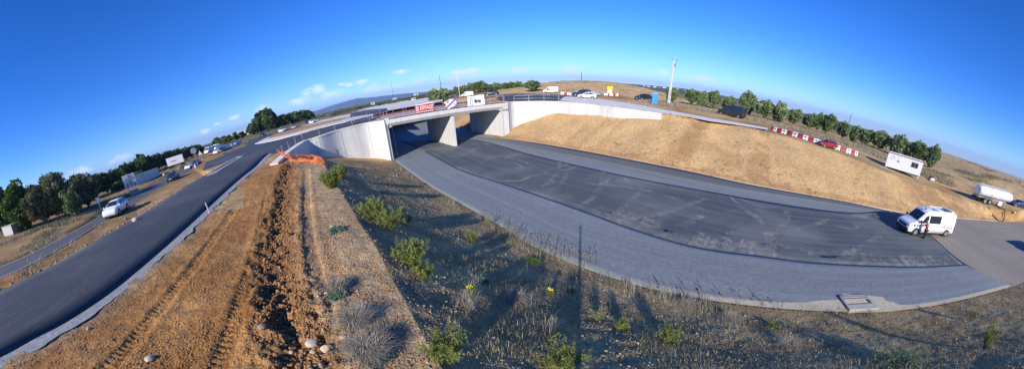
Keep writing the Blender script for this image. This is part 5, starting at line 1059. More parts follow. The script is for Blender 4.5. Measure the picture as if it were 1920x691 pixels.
tree('green2', 138, 382, 54, 32, 62, 'fresh green bushy conifer in front of the left group'); tree('olive', 158, 362, 64, 54, 66, 'yellowish olive tree at the right of the left group', None, 2); tree('belt', 98, 345, 90, 50, 44, 'dark crown showing above the dull olive trees', None, 2); tree('belt', 60, 365, 95, 50, 40, 'dark crown behind the fig-like tree and the olive tree', None, 1); tree('belt', 20, 388, 95, 44, 36, 'low dark crown behind the fig-like tree near the left edge', None, 0); tree('belt', 145, 345, 95, 44, 40, 'dark crown behind the yellowish olive tree', None, 1)
SG = 'yellow green shrubs beyond the queue'
for i, (u, v, d, w_, h_, l_) in enumerate([(407,262,170,16,12,'leftmost bright shrub above the queue'),(418,262,165,14,12,'second bright shrub above the queue'),(430,259,170,16,14,'broad bright shrub above the queue'),(443,256,175,18,16,'shrub above the silver cars of the queue'),(455,251,180,14,12,'shrub left of the dark pine clump'),(400,268,150,12,8,'small low shrub over the white vans')]): tree('shrub', u, v, d, w_, h_, l_, SG, i)
# ---- near plants
def plant(name, label, cat, u, v, h, w_, mt, n=700, leaf=.035, style='bush', seed=0, group=None, extra=None):
    p = T(u, v); t = thing(name, label, cat, p, 0, group); rs = np.random.RandomState(seed+100); C_ = []; tn = []; sz = []; m_ = MB()
    n = int(n*1.4); ns = max(6, int(n/45))
    for k in range(ns):
        a = rs.uniform(0, 6.28); o = rs.uniform(0, .5)**.8*w_*.25; lean = rs.uniform(.1, 1)*w_*.5; L = h*rs.uniform(.55, 1.05); q0 = np.array([math.cos(a)*o, math.sin(a)*o, -.02]); q1 = np.array([math.cos(a)*(o+lean), math.sin(a)*(o+lean), L*(.95 if style != 'low' else .35)])
        mid = (q0+q1)/2+np.array([0, 0, L*.14]); bez = lambda s: q0*(1-s)**2+mid*2*s*(1-s)+q1*s*s
        r0 = .006*max(1, h); m_.path([bez(s) for s in (0, .35, .7, 1)], [r0, r0*.8, r0*.6, r0*.3], 4)
        for j in range(int(n/ns)):
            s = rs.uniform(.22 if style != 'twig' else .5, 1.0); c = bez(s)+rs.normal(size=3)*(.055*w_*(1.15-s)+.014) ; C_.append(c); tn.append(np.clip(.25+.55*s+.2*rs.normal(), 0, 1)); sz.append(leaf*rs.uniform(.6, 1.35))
    m_.build('stem', X['grey'] if style in ('twig', 'dry') else X['olive'], t)
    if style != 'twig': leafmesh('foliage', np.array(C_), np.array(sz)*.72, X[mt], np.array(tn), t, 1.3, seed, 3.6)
    if extra == 'flower':
        [MB().ball((rs.uniform(-.3, .3)*w_, rs.uniform(-.3, .3)*w_, h*rs.uniform(.75, 1.05)), .02, 6, 4).build('flower', X['flower'], t) for _ in range(12)]
    return t
BGp = 'bushy green plants on the near bank'
bushes = [(640,333,.95,.95,'yleaf',2400,.05,'bush','farther bright green bush on the crest by the orange net'),(624,352,1.0,1.15,'yleaf',3200,.05,'bush','larger bright green bush on the crest by the orange net'),(700,410,.85,1.1,'yleaf',2200,.04,'bush','left one of the two bushes in the middle of the near bank'),(734,428,.85,1.15,'yleaf',2200,.04,'bush','right one of the two bushes in the middle of the near bank'),
 (773,496,.8,.95,'yleaf',2200,.034,'bush','upright bush with the long shadow below the middle pair'),(795,520,.45,.6,'yleaf',900,.03,'bush','small bush right at the foot of the upright one'),(834,668,.55,.75,'yleaf',2000,.026,'bush','bright bush at the bottom left of the near bank'),(1054,688,.6,.8,'yleaf',2000,.026,'bush','bright bush at the bottom beside the mast shadow'),(1252,640,.65,.7,'yleaf',1300,.026,'bush','loose yellowish plant at the bottom, right of the mast shadow'),(1165,615,.4,.5,'yleaf',800,.024,'bush','small yellowish plant left of the loose one at the bottom'),
 (887,455,.6,.7,'yleaf',600,.035,'bush','thin pale plant half way down the bank'),(765,420,.6,.6,'olive',500,.035,'bush','dull thin plant right of the middle pair'),(1447,612,.35,.5,'green',900,.03,'low','low dark green plant near the pale road edge'),(1845,655,1.25,.5,'yleaf',900,.03,'bush','tall narrow weed at the bottom right'),(1822,600,.9,.6,'olive',600,.03,'bush','thin weed left of the tall narrow one at right'),(1120,600,.45,.5,'olive',500,.026,'bush','dull plant right of the mast shadow')]
for i, b_ in enumerate(bushes): plant('bush', b_[8], 'bush', b_[0], b_[1], b_[2], b_[3], b_[4], b_[5], b_[6], b_[7], i, BGp)
for i, b_ in enumerate([(631,434,.16,.6,'blueleaf',700,.045,'low','blue green herb on the rutted crest'),(632,556,.18,.5,'blueleaf',900,.03,'low','blue green herb in the grey tuft beside the stones'),(1000,492,.22,.9,'green',900,.04,'low','creeping green herb near the road edge'),(910,533,.3,.4,'blueleaf',500,.03,'low','green herb right of the yellow flowers'),(1070,548,.35,.5,'blueleaf',600,.03,'low','blue green herb left of the mast shadow'),(700,681,.12,.45,'blueleaf',900,.025,'low','green herb at the bottom under the dry tufts'),(790,345,.15,.8,'green',400,.06,'low','flat green herb beside the road near the bridge'),(1690,684,.4,1.7,'blueleaf',3800,.03,'low','broad low grey green shrub at the bottom right')]): plant('herb', b_[8], 'plant', b_[0], b_[1], b_[2], b_[3], b_[4], b_[5], b_[6], b_[7], 40+i)
plant('flowering_plant', 'small plant with bright yellow flowers on the near bank', 'plant', 884, 556, .32, .3, 'yleaf', 400, .025, 'bush', 60, None, 'flower'); plant('flowering_plant', 'yellow flowered plant left of the mast shadow', 'plant', 1033, 556, .32, .25, 'yleaf', 300, .025, 'bush', 61, None, 'flower')
def tuft(name, lab, u, v, h, w_, n, mt='grey', seed=0, grp=None, th=.0035, flat=.9):
    p = T(u, v); t = thing(name, lab, 'dry tuft', p, 0, grp); rs = np.random.RandomState(seed+300); V = []; tone = []
    for k in range(n):
        a = rs.uniform(0, 6.28); r = w_*.5*rs.uniform(.3, 1); b0 = np.array([rs.normal()*w_*.1, rs.normal()*w_*.1, 0]); b1 = b0+np.array([math.cos(a)*r*.55, math.sin(a)*r*.55, h*rs.uniform(.4, .9)]); b2 = b0+np.array([math.cos(a+rs.normal()*.2)*r, math.sin(a)*r, h*rs.uniform(.3, 1.1)*(flat)])
        s = np.array([-math.sin(a), math.cos(a), 0])*th; V += [b0-s, b0+s, b1+s*.7, b1-s*.7, b1-s*.7, b1+s*.7, b2+s*.2, b2-s*.2]; tone += [rs.uniform(0, 1)]*8
    npmesh('stalks', np.array(V), np.arange(len(V)).reshape(-1, 4), X[mt], t, False, None, np.array(tone), 'tone'); return t
TG = 'dry pale tufts on the near bank'
for i, q in enumerate([(668,612,.30,.9,900,'upper grey tuft of dead stalks by the stones'),(690,668,.28,1.0,1000,'lower grey tuft of dead stalks at the bottom'),(634,545,.28,.7,600,'grey tuft around the blue green herb'),(875,573,.35,1.0,260,'pale dead twiggy tuft in the middle of the bank'),(965,568,.35,1.2,260,'pale dead twigs right of the middle'),(1480,650,.25,1.1,500,'greyish dead tuft in the lower right'),(1370,600,.25,1.0,400,'pale dead grass below the road edge'),(1290,575,.3,1.2,400,'pale dead grass spilling over the road edge'),(722,622,.12,.6,300,'low straw tuft right of the grey ones'),(1030,620,.4,.9,120,'long bent dead stalk left of the mast shadow')]): tuft('dry_tuft', q[5], *q[:5], 'grey', i, TG)
# tall seeding grass beside the road, one clump each
rs = np.random.RandomState(5); sg = []
for i in range(34):
    s = i/33; u = 905+s*260+rs.uniform(-6, 6); v = 415+s*96+rs.uniform(-4, 10)+14*math.sin(s*3.1)
    if i > 26: u = 1200+(i-26)*38; v = 540+(i-26)*6
    p = T(u, v); t = thing('plume_grass', f'tall seeding grass clump at the road edge, {"far" if i < 9 else "middle" if i < 18 else "near" if i < 27 else "low right"} part of the fringe', 'grass clump', p, rs.uniform(0, 6), 'seeding grass clumps along the road edge'); m_ = MB(); C_ = []; tn = []
    for k in range(rs.randint(3, 7)):
        a = rs.uniform(0, 6.28); L = rs.uniform(.45, 1.15)*(1 if i < 27 else .6); le = rs.uniform(.05, .35)*L; q0 = Vector((rs.normal()*.12, rs.normal()*.12, 0)); q1 = q0+Vector((math.cos(a)*le, math.sin(a)*le, L)); m_.path([q0, (q0+q1)/2+Vector((0, 0, .05)), q1], [.006, .005, .003], 4)
        for j in range(12): f = rs.uniform(.78, 1.03); C_.append(np.array(q0)*(1-f)+np.array(q1)*f+rs.normal(size=3)*.016); tn.append(rs.uniform(.2, 1))
    m_.build('stalks', X['straw'], t); leafmesh('plume', np.array(C_), np.full(len(C_), .035), X['straw'], np.array(tn), t, 2, i, 2)
def scatter_grass(name, lab, xs, ys, hmin, hmax, per, mt, th, seed, spread=.15, tonef=None):
    rs = np.random.RandomState(seed); zs = H(xs, ys); n = len(xs); V = np.zeros((n, per, 4, 3)); a = rs.uniform(0, 6.28, (n, per)); h = rs.uniform(hmin, hmax, (n, 1))*rs.uniform(.5, 1.1, (n, per)); le = rs.uniform(.1, .8, (n, per))*h
    bx_ = xs[:, None]+rs.normal(size=(n, per))*spread; by_ = ys[:, None]+rs.normal(size=(n, per))*spread; sx_ = -np.sin(a)*th; sy_ = np.cos(a)*th; sc_ = rs.uniform(.7, 1.5, (n, per)); sx_ = sx_*sc_; sy_ = sy_*sc_
    B0 = np.stack([bx_, by_, np.broadcast_to(zs[:, None]-.03, bx_.shape)], -1); B1 = B0+np.stack([np.cos(a)*le, np.sin(a)*le, h], -1); S_ = np.stack([sx_, sy_, sx_*0], -1)
    V[:, :, 0] = B0-S_; V[:, :, 1] = B0+S_; V[:, :, 2] = B1+S_*.3; V[:, :, 3] = B1-S_*.3; tone = np.repeat(np.clip(rs.normal(.5, .28, (n, 1))+rs.normal(0, .15, (n, per)), 0, 1).ravel(), 4)
    return tag(npmesh(name, V.reshape(-1, 3), np.arange(n*per*4).reshape(-1, 4), X[mt], None, False, None, tone, 'tone'), lab, name.replace('_', ' '), None, 'stuff')
def area(n, az0, az1, r0, r1, seed, pw_=1.0):
    rs = np.random.RandomState(seed); a = np.radians(rs.uniform(az0, az1, n)); r = r0*(r1/r0)**(rs.uniform(0, 1, n)**pw_); return r*np.sin(a), r*np.cos(a)
BNK = [p[:2] for p in LOWN[len(nb)-1:]]+[q[:2] for q in crestN[::-1]]; BNF = [p[:2] for p in LOWF[::-1][len(fb)-1:]]+[q[:2] for q in crestF[::-1]]
xs, ys = area(26000, -45, 112, 3.5, 45, 1); k = inside(xs, ys, BNK) & (RS.uniform(size=len(xs)) < .35+.35*sst(6, 16, np.hypot(xs, ys))); dC, _ = pdist(xs, ys, [q[:2] for q in crestN]); k &= (dC > .5) & (fbm(xs/1.6, ys/1.6, 3, 8) > .5-.05*(xs > 2)); k2 = k
scatter_grass('bank_weeds', 'thin dry weeds and grass scattered over the near bank', xs[k], ys[k], .03, .17, 9, 'dry', .0045, 2, .22)
k = k2 & (fbm(xs/2.2, ys/2.2, 3, 18) > .60); scatter_grass('green_weeds', 'small greenish weeds scattered over the near bank', xs[k], ys[k], .05, .2, 5, 'olive', .006, 3, .1)
dNe, _ = pdist(xs, ys, LOWN); k = k2 & (dNe < 1.3); scatter_grass('edge_grass', 'dry grass fringe along the near edge of the carriageway', xs[k], ys[k], .15, .55, 8, 'dry', .007, 4, .12)
xs, ys = area(30000, -112, -40, 20, 120, 5); on = inside(xs, ys, [p[:2] for p in oldN]+[p[:2] for p in oldF[::-1]]) | inside(xs, ys, [p[:2] for p in rdR]+[p[:2] for p in rdL[::-1]]); d1, _ = pdist(xs, ys, rdL)
QZ = [G(u, v, 5)[:2] for u, v in [(370,330),(447,296),(512,290),(560,272),(660,236),(720,226),(800,200),(800,180),(600,218),(385,300)]]
MP = [p[:2] for p in rdR]+[(-25, 27)]+[q[:2] for q in crestN[1:9]]+[(2, -6), (-6, -6)]; k = ~on & ~(inside(xs, ys, LREG) & (RS.uniform(size=len(xs)) > .15)) & ~inside(xs, ys, MP) & ~inside(xs, ys, FILL_L) & ~inside(xs, ys, QZ) & (d1 > 1.6) & (d1 > 3.2) & (fbm(xs/6, ys/6, 3, 6) > .56); scatter_grass('dry_grass', 'dry straw coloured grass and scrub around the old road at left', xs[k], ys[k], .12, .45, 7, 'dry', .03, 6, .5)
k = k & (fbm(xs/9, ys/9, 3, 66) > .55); scatter_grass('scrub_weeds', 'dull green weeds among the dry grass at left', xs[k], ys[k], .2, .8, 6, 'olive', .04, 7, .5)
xs, ys = area(13000, 24, 84, 58, 110, 8); P_ = [G(u, v, z)[:2] for u, v, z in [(1240,196,5),(1300,206,4.9),(1400,222,4.6),(1500,247,4.2),(1600,274,3.7),(1700,309,3.1),(1790,345,2.4)]]
dG, _ = pdist(xs, ys, P_); k = (dG < 6+4*fbm(xs/8, ys/8, 2, 3)) & (np.hypot(xs, ys) > 60); scatter_grass('dry_grass', 'greyish dry grass belt in front of the pines at right', xs[k], ys[k], .2, .6, 7, 'dry', .035, 9, .6)
xs, ys = area(9000, 66, 112, 75, 175, 10); k = fbm(xs/7, ys/7, 3, 12) > .60; scatter_grass('hill_scrub', 'low dull scrub on the hillside at right', xs[k], ys[k], .2, .7, 8, 'olive', .06, 11, .8)
xs, ys = area(5000, 2, 33, 92, 165, 12); k = fbm(xs/6, ys/6, 3, 13) > .67; scatter_grass('hill_scrub', 'low dull scrub on the sandy hillock in the middle', xs[k], ys[k], .2, .5, 6, 'olive', .05, 13, .7)
xs, ys = area(1500, 14, 112, 28, 75, 14); k = inside(xs, ys, BNF) & (fbm(xs/3, ys/3, 2, 14) > .5); scatter_grass('bank_tufts', 'sparse small weeds on the tan far bank', xs[k], ys[k], .08, .3, 9, 'olive', .022, 15, .16)
# far scrub on the plain
def far_scrub(n, az0, az1, r0, r1, seed, hmx, name, lab, gate=.5):
    xs, ys = area(n, az0, az1, r0, r1, seed); k = fbm(xs/60, ys/60, 3, seed) > gate; xs, ys = xs[k], ys[k]; rs = np.random.RandomState(seed); zs = H(xs, ys, False); rr_ = np.hypot(xs, ys); per = 40
    S_ = rs.uniform(.35, 1, len(xs))*hmx; C_ = np.stack([xs, ys, zs], -1)[:, None, :]+rs.normal(size=(len(xs), per, 3))*np.array([.5, .5, .22])*S_[:, None, None]+np.array([0, 0, 1])*S_[:, None, None]*.35
    leafmesh(name, C_.reshape(-1, 3), np.repeat(S_*.25, per), X['plainveg'], np.clip(np.repeat(rs.normal(.45, .3, len(xs)), per)+rs.normal(0, .12, len(xs)*per), 0, 1), None, 0, seed); tag(bpy.context.scene.objects[-1] if False else bpy.data.objects[name] if name in bpy.data.objects else None, lab, 'scrub', None, 'stuff')
far_scrub(2600, -66, -8, 230, 1500, 21, 4.5, 'far_scrub', 'distant trees and scrub covering the plain beyond the junction'); far_scrub(700, 18, 68, 600, 1500, 22, 5, 'plain_woods', 'distant trees and scrub beyond the pines', .45)
far_scrub(500, -62, -30, 150, 260, 23, 1.8, 'roadside_scrub', 'low scrub beyond the queueing vehicles', .5)
# ---- stones and clods
def rocks(name, xs, ys, s, m, lab, seed, sink=.25):
    rs = np.random.RandomState(seed); ph = (1+5**.5)/2; B = np.array([(-1,ph,0),(1,ph,0),(-1,-ph,0),(1,-ph,0),(0,-1,ph),(0,1,ph),(0,-1,-ph),(0,1,-ph),(ph,0,-1),(ph,0,1),(-ph,0,-1),(-ph,0,1)], float)/1.9
    Fc = np.array([(0,11,5),(0,5,1),(0,1,7),(0,7,10),(0,10,11),(1,5,9),(5,11,4),(11,10,2),(10,7,6),(7,1,8),(3,9,4),(3,4,2),(3,2,6),(3,6,8),(3,8,9),(4,9,5),(2,4,11),(6,2,10),(8,6,7),(9,8,1)])
    n = len(xs); zs = H(xs, ys); J = B[None]*(1+rs.normal(size=(n, 12, 1))*.16); a = rs.uniform(0, 6.28, n); ca_, sa_ = np.cos(a)[:, None], np.sin(a)[:, None]; q = J*rs.uniform(.55, 1.25, (n, 1, 3))
    V = np.stack([q[..., 0]*ca_-q[..., 1]*sa_, q[..., 0]*sa_+q[..., 1]*ca_, q[..., 2]*.75], -1)*s[:, None, None]+np.stack([xs, ys, zs+s*sink], -1)[:, None, :]
    F = (Fc[None]+np.arange(n)[:, None, None]*12).reshape(-1, 3); return tag(npmesh(name, V.reshape(-1, 3), F, X[m]), lab, name.replace('_', ' '), None, 'stuff')
xs, ys = area(60000, -42, 112, 3.4, 34, 31, 1.1); k = inside(xs, ys, BNK); xs, ys = xs[k], ys[k]; rs = np.random.RandomState(31); rocks('slope_gravel', xs, ys, rs.uniform(.003, .011, len(xs))**1*(1+np.hypot(xs, ys)/9)*np.where(rs.uniform(size=len(xs)) < .04, 2.4, 1), 'grav', 'loose gravel lying all over the near bank', 31)
xs, ys = area(90000, -112, -8, 2.6, 34, 32, 1.0); dR, _ = pdist(xs, ys, RUT); dT3, _ = pdist(xs, ys, TR3); dr_, _ = pdist(xs, ys, rdR); onr = inside(xs, ys, [p[:2] for p in rdR]+[p[:2] for p in rdL[::-1]]); base = (~inside(xs, ys, BNK)) & (~onr) & (xs > -24) & (ys < 26) & (ys > -6)
rs = np.random.RandomState(33); pr = .10+.85*np.exp(-(dR/.55)**2)+.35*(fbm(xs/.9, ys/.9, 3, 44) > .56)+.4*np.exp(-((dT3-.45)/.25)**2); k = base & (rs.uniform(size=len(xs)) < pr*.8) & (dr_ > .9)
rocks('soil_clods', xs[k], ys[k], rs.uniform(.006, .022, k.sum())*(1+np.hypot(xs[k], ys[k])/18)*(1+.7*np.exp(-(dR[k]/.5)**2)), 'clod', 'reddish soil clods and crumbs covering the mound and its rut', 34)
k = base & (rs.uniform(size=len(xs)) < .05+.06*np.exp(-(dT3/.5)**2)); rocks('pebbles', xs[k], ys[k], rs.uniform(.006, .017, k.sum())*(1+np.hypot(xs[k], ys[k])/18), 'stone', 'pale pebbles strewn over the mound', 35)
xs, ys = area(9000, -112, -50, 8, 50, 36); d1, _ = pdist(xs, ys, rdL); on = inside(xs, ys, [p[:2] for p in rdR]+[p[:2] for p in rdL[::-1]]); k = (d1 < 2.2) & (d1 > .35) & ~on; rs = np.random.RandomState(37); rocks('bank_clods', xs[k], ys[k], rs.uniform(.04, .16, k.sum()), 'stoneb', 'clods and rubble on the brown bank left of the new road', 38)
sto = [(583,640,.10,'stone','large tan stone at the bottom of the rut'),(558,624,.07,'stoneb','brown stone left of the large tan one'),(581,648,.001,'stone',''),(495,624,.09,'stoneb','rounded dark stone on the left of the rut'),(613,652,.10,'stone','flat pale stone right of the rut'),(600,680,.08,'stoneb','stone near the bottom edge right of the rut'),(583,652,.07,'stone','small round stone under the large tan one'),(645,638,.06,'stone','white stone beside the grey tuft'),(612,551,.06,'stone','yellowish stone by the blue green herb'),(546,659,.05,'stone','small pale stone left of the flat one'),(282,676,.10,'stone','pale stone lying alone in the lower left earth'),(166,616,.07,'stone','white stone on the gravel shoulder at lower left'),(255,414,.3,'stone','pale boulder left of the new road opposite the white car'),(236,411,.24,'stoneb','brown boulder left of the pale one'),(549,640,.06,'stoneb','brown stone beside the rut near the bottom'),(622,424,.07,'stone','pale stone above the herb on the crest'),(598,560,.05,'stone','little pale stone right of the rut')]
for i, (u, v, r_, m_, lab) in enumerate(sto):
    if not lab: continue
    p = T(u, v); rs = np.random.RandomState(i+70); bm = bmesh.new(); bmesh.ops.create_icosphere(bm, subdivisions=2, radius=r_); ax = rs.uniform(.65, 1.3, 3); ax[2] *= .7
    for vv in bm.verts: vv.co = Vector([vv.co[j]*ax[j]*(1+.13*math.sin(vv.co[j]/r_*3.1+i)) for j in range(3)])
    me = bpy.data.meshes.new('stone'); bm.to_mesh(me); bm.free(); me.materials.append(X[m_]); o = link(bpy.data.objects.new('stone' if r_ < .3 else 'boulder', me)); o.location = (p[0], p[1], p[2]+r_*.35); o.rotation_euler = (0, 0, rs.uniform(0, 6)); tag(o, lab, 'stone')
for i, (u, v, w_) in enumerate([(590,662,.3)]): pass
# ================================================================== FAR HILLS AND BUILDINGS
def azel(u, v): r = ray(u, v); return math.atan2(r[0], r[1]), math.atan(r[2]/math.hypot(r[0], r[1]))
def ridge(name, pts, d, m, rough=.05, foot=.7, n=220, kind='structure', seed=0):
    A_ = np.array([azel(*p) for p in pts]); a = np.linspace(A_[0, 0], A_[-1, 0], n); e = np.interp(a, A_[:, 0], A_[:, 1]); zc_ = HC+np.tan(e)*d; zc_ = zc_+(fbm(a*60, a*0, 4, seed)-.5)*rough*np.maximum(zc_, 4); rows = []
    for k, (f, g_) in enumerate(((foot, 0), (.8, .25), (.88, .55), (.94, .8), (1, 1), (1.08, .8), (1.3, 0))):
        zz = -8+(zc_+8)*g_*(1+(fbm(a*40+k*7, a*0+k, 3, seed+k)-.5)*.35*(g_ < 1)); rows.append(np.stack([np.sin(a)*d*f, np.cos(a)*d*f, zz], -1))
    V = np.array(rows); I = np.arange(V.shape[0]*n).reshape(-1, n); F = np.stack([I[:-1, :-1], I[1:, :-1], I[1:, 1:], I[:-1, 1:]], -1).reshape(-1, 4); o = npmesh(name, V.reshape(-1, 3), F[:, ::-1], m, None, True); o['kind'] = kind; return o
ridge('mountains', [(350,287),(380,276),(420,262.5),(450,252),(480,240),(540,222),(600,205),(625,196.5),(650,189.5),(668,184.5),(690,183),(715,180),(745,176.5),(780,173.5),(815,170.5),(860,167),(900,163)], 9000, X['hill'], .04, .8, 300)
ridge('hills', [(900,162),(945,158.5),(1000,156),(1080,155),(1130,155.5),(1160,156),(1200,158.5),(1240,162),(1280,165.5),(1320,172),(1350,178),(1385,185),(1420,193),(1480,212),(1560,240),(1620,262)], 2400, X['hill'], .08, .7, 300, seed=3)
rs = np.random.RandomState(9)
def house(label, az_, d, zoff, L, Wd, hh, m, nm='house', cat='house'):
    a = math.radians(az_); x_, y_ = math.sin(a)*d, math.cos(a)*d; t = thing(nm, label, cat, (x_, y_, zoff), -a+rs.uniform(-.3, .3)); MB().box((0, 0, hh/2), (L, Wd, hh)).build('wall', m, t); MB().prism([(-Wd/2-.3, hh), (Wd/2+.3, hh), (0, hh+1.6)], -L/2-.3, L/2+.3, 'x').build('roof', X['roof'] if nm != 'house' else X['clod'], t)
    for k in range(3): MB().box((-L/3+k*L/3, -Wd/2-.02, hh*.55), (L*.1, .06, hh*.3)).build('window', X['black'], t)
for i, (u, v, w_) in enumerate([(1216,161.5,6),(1228,162.6,7),(1236,164.5,5),(1246,163.6,8),(1262,168,6),(1270,166.5,7),(1284,169,5),(1296,170.2,8),(1208,161,5),(1318,175,6)]):
    a, e = azel(u, v); d = 2150; pos = ['first', 'second', 'third', 'fourth', 'fifth', 'sixth', 'seventh', 'eighth', 'ninth', 'tenth'][i]; house(f'{pos} tiny pale house on the far wooded ridge {"left" if u < 1253 else "right"} of the tall pole', math.degrees(a), d, HC+math.tan(e)*d-5, w_*3.2, 10, 7, X['conc2']); bpy.context.view_layer.update()
for i, (u, v, d, L, hh, l_) in enumerate([(456,250,420,22,6,'white low warehouse far behind the yellowish shrubs'),(470,246,520,30,5,'long pale warehouse left of the tall dark clump'),(780,177.5,700,8,3.5,'white warehouse far beyond the lorry'),(700,195,500,6,3,'small pale building on the plain left of the lorry'),(740,186,650,7,3,'pale building on the plain just left of the lorry'),(330,311,100,18,5,'low white shed between the leaning poles at left')][:5]):
    a, e = azel(u, v); zz = HC+math.tan(e)*d; house(l_, math.degrees(a), d, zz-hh*.5, L, min(12, L), hh, X['conc2'], 'warehouse', 'warehouse')
for (u, v, d, hh, l_) in [(1594,222,115,9,'thin dark pole leaning above the pines near the cypress tips'),(1090,151,150,5,'short thin pole standing on top of the sandy hillock'),(862,180,112,8,'pale lamp post in front of the tree row beyond the bridge'),(828,173,135,10,'thin dark pole behind the pair of trees above the red banner'),(739,188,300,22,'slim pylon on the plain left of the lorry')]:
    p = R(u, v, d); zg = zat(p[0], p[1]); zb_ = min(p[2], zg) if l_[0:5] != 'thin ' else zg; t = thing('utility_pole', l_, 'pole', (p[0], p[1], zg), 0); MB().tube((0, 0, 0), (0, 0, hh+max(0, 0)), .14, .09, 7).build('shaft', X['pole'] if 'pale' in l_ else X['black'], t); MB().box((0, 0, hh-.4), (1.3, .08, .08)).build('crossarm', X['steel'], t)
# site bin and small works items left of the bridge
wb = thing('site_bin', 'black square site bin standing on the pale surface left of the bridge', 'bin', T(723, 213.5), ANG); MB().box((0, 0, .9), (1.5, 1.2, 1.7)).build('body', X['black'], wb, .05); MB().box((0, 0, 1.8), (1.6, 1.3, .12)).build('lid', X['dark'], wb, .03)
fn = thing('road_sign', 'small pale panel on a post beside the left wing wall', 'sign', T(690, 218), ANG); MB().tube((0, 0, 0), (0, 0, 1.9), .04).build('post', X['steel'], fn); MB().box((0, -.05, 1.5), (.5, .04, .8)).build('panel', X['whitem'], fn)
# ================================================================== PEOPLE AND MAST
def skin_body(name, J, E_, m, parent=None):
    me = bpy.data.meshes.new(name); names = list(J); me.from_pydata([J[k][0] for k in names], [(names.index(a), names.index(b)) for a, b in E_], []); o = link(bpy.data.objects.new(name, me), parent); sk = o.modifiers.new('skin', 'SKIN'); sk.use_smooth_shade = True
    for i, k in enumerate(names): r = J[k][1]; me.skin_vertices[0].data[i].radius = r if isinstance(r, tuple) else (r, r)
    me.skin_vertices[0].data[0].use_root = True; s = o.modifiers.new('sub', 'SUBSURF'); s.levels = 1; s.render_levels = 1; me.materials.append(m); return o
def person(label, loc_, hd_, top, legs, hat, lean=0.0, arms=((.18, .30, 1.18), (.10, .52, 1.30)), scale=1.0):
    """facing +y; lean shifts the upper body forward"""
    f = lambda z: lean*max(0, z-.9)*1.0
    J = {'pelvis': ((0, 0, .94), (.15, .11)), 'waist': ((0, f(1.12), 1.12), (.135, .10)), 'chest': ((0, f(1.34), 1.34), (.165, .115)), 'neck': ((0, f(1.5)+.01, 1.5), .055), 'head': ((0, f(1.6)+.03, 1.61), (.078, .092)), 'crown': ((0, f(1.7)+.03, 1.71), (.07, .08))}
    E_ = [('pelvis', 'waist'), ('waist', 'chest'), ('chest', 'neck'), ('neck', 'head'), ('head', 'crown')]
    for s, nm in ((-1, 'l'), (1, 'r')):
        ax, ay, az_ = arms[0 if s < 0 else 1]; sh_ = (s*.19, f(1.42), 1.42); hnd = (s*(ax+.06), f(1.3)+ay, az_); el_ = (s*.26, (sh_[1]+hnd[1])/2-.04, (sh_[2]+hnd[2])/2-.12)
        J.update({nm+'sh': (sh_, .065), nm+'el': (el_, .048), nm+'wr': (hnd, .032), nm+'pa': ((hnd[0], hnd[1]+.06, hnd[2]), (.038, .022))}); E_ += [('chest', nm+'sh'), (nm+'sh', nm+'el'), (nm+'el', nm+'wr'), (nm+'wr', nm+'pa')]
        for k in range(4): J[nm+'f%d' % k] = ((hnd[0]-.03+.02*k, hnd[1]+.135-.01*abs(k-1.5), hnd[2]-.02), .009); E_.append((nm+'pa', nm+'f%d' % k))
        J[nm+'th'] = ((hnd[0]-s*.06, hnd[1]+.08, hnd[2]-.005), .01); E_.append((nm+'wr', nm+'th'))
        J.update({nm+'hip': ((s*.10, 0, .86), .095), nm+'kn': ((s*.12, .03, .49), .062), nm+'an': ((s*.13, -.01+.05*s, .09), .042), nm+'to': ((s*.15, .15+.05*s, .035), (.045, .03))}); E_ += [('pelvis', nm+'hip'), (nm+'hip', nm+'kn'), (nm+'kn', nm+'an'), (nm+'an', nm+'to')]
    o = skin_body('person', J, E_, X['skin']); o.location = loc_; o.rotation_euler = (0, 0, hd_); o.scale = (scale,)*3; tag(o, label, 'person')
    g = lambda k, r=1.32: (J[k][0], tuple(q*r for q in (J[k][1] if isinstance(J[k][1], tuple) else (J[k][1],)*2)))
    K = {k: g(k) for k in ('waist', 'chest', 'lsh', 'rsh', 'lel', 'rel', 'lwr', 'rwr')}; K['hem'] = ((0, 0, .93), (.175, .135)); K['col'] = ((0, f(1.46), 1.46), (.075, .075))
    skin_body('jacket', dict([('waist', K['waist'])]+[(k, v_) for k, v_ in K.items() if k != 'waist']), [('waist', 'chest'), ('waist', 'hem'), ('chest', 'col'), ('chest', 'lsh'), ('chest', 'rsh'), ('lsh', 'lel'), ('rsh', 'rel'), ('lel', 'lwr'), ('rel', 'rwr')], X[top], o)
    K = {k: g(k, 1.2) for k in ('pelvis', 'lhip', 'rhip', 'lkn', 'rkn', 'lan', 'ran')}; skin_body('trousers', K, [('pelvis', 'lhip'), ('pelvis', 'rhip'), ('lhip', 'lkn'), ('rhip', 'rkn'), ('lkn', 'lan'), ('rkn', 'ran')], X[legs], o)
    for s in (-1, 1): MB().box((s*.15, .08+.05*s, .05), (.11, .29, .11)).build('shoe', X['black'], o, .03)
    c = J['crown'][0]; MB().ball((c[0], c[1]-.005, c[2]+.012), (.098, .112, .085), 12, 6).box((c[0], c[1]+.12, c[2]-.005), (.14, .1, .015)).build('cap', X[hat], o, 0, True)
    for s in (-1, 1): MB().ball((s*.03, c[1]+.085, 1.64), (.012, .008, .009), 8, 5).build('eye', X['black'], o); MB().ball((s*.082, c[1], 1.61), (.012, .02, .03), 8, 5).build('ear', X['skin'], o)
    MB().ball((0, c[1]+.10, 1.605), (.013, .02, .022), 8, 5).build('nose', X['skin'], o); MB().box((0, c[1]+.088, 1.565), (.04, .012, .008)).build('mouth', X['red'], o); return o
pa_ = G(1731.8, 446.5, .045); pb_ = G(1723.0, 438.8, .045); side = math.atan2(sd[1]*off_, sd[0]*off_)
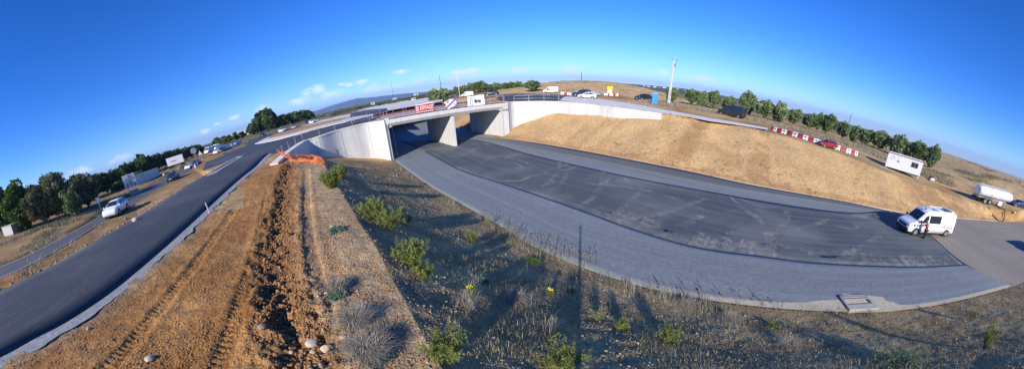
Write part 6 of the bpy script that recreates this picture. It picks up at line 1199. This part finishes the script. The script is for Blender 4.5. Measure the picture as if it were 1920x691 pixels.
person('person in a dark red jacket, dark trousers and white cap standing at the van door', pa_, side-math.pi/2+.15, 'jacket', 'navy', 'whitem', .12, ((.12, .40, 1.25), (.05, .45, 1.30)))
person('person in blue grey work clothes leaning towards the cab window of the van', pb_, side-math.pi/2-.75, 'greycloth', 'greycloth', 'barw', .55, ((.12, .35, 1.2), (.05, .40, 1.30)))
gz = zat(.1, .0); ms = thing('camera_mast', 'slender telescopic mast that carries the camera above the crest', 'mast', (0.0, -.10, gz))
for k, (a_, b_, r_) in enumerate(((0, 1.5, .055), (1.5, 2.8, .047), (2.8, HC-gz-.1, .04))): MB().tube((0, 0, a_), (0, 0, b_), r_, n=12).build('mast_tube', X['black'], ms)
MB().box((0, -.02, HC-gz-.06), (.10, .07, .10)).build('camera_body', X['black'], ms, .01)
for k in range(3): a_ = 2.1*k+.5; MB().tube((0, 0, .9), (math.cos(a_)*.7, math.sin(a_)*.7, -.1), .015, n=6).build('leg', X['steel'], ms)
# van copy added to cast the road shadow of an unseen vehicle at right
sh1 = G(1852, 463, 0); print('shadow tip', sh1, G(1919, 488, 0))
sd_ = Vector((math.sin(SUN_AZ), math.cos(SUN_AZ))); 
rl = dup(bv, (sh1[0]+5.0, sh1[1]-8.2, .05), math.radians(140), 'van copy just beyond the right edge, standing in for the unseen vehicle whose shadow falls into view')

# ================================================================== AIR
m, nt, b = mk('haze_air'); nt.nodes.remove(b); pv = nt.nodes.new('ShaderNodeVolumePrincipled'); pv.inputs['Color'].default_value = (.33, .54, 1.0, 1); pv.inputs['Density'].default_value = HAZE
nt.links.new(pv.outputs[0], nt.nodes['Material Output'].inputs['Volume'])
hz_ = MB().box((0, 0, 145), (26000, 26000, 320)).build('haze', m); tag(hz_, 'pale blue air over the plain', 'haze', None, 'stuff')

xs, ys = area(16000, 0, 100, 28, 70, 51); k = inside(xs, ys, BNF); xs, ys = xs[k], ys[k]; rs = np.random.RandomState(51); rocks('bank_stones', xs, ys, rs.uniform(.015, .05, len(xs))*np.where(rs.uniform(size=len(xs)) < .03, 2.5, 1), 'stone', 'small stones scattered over the tan far bank', 51)
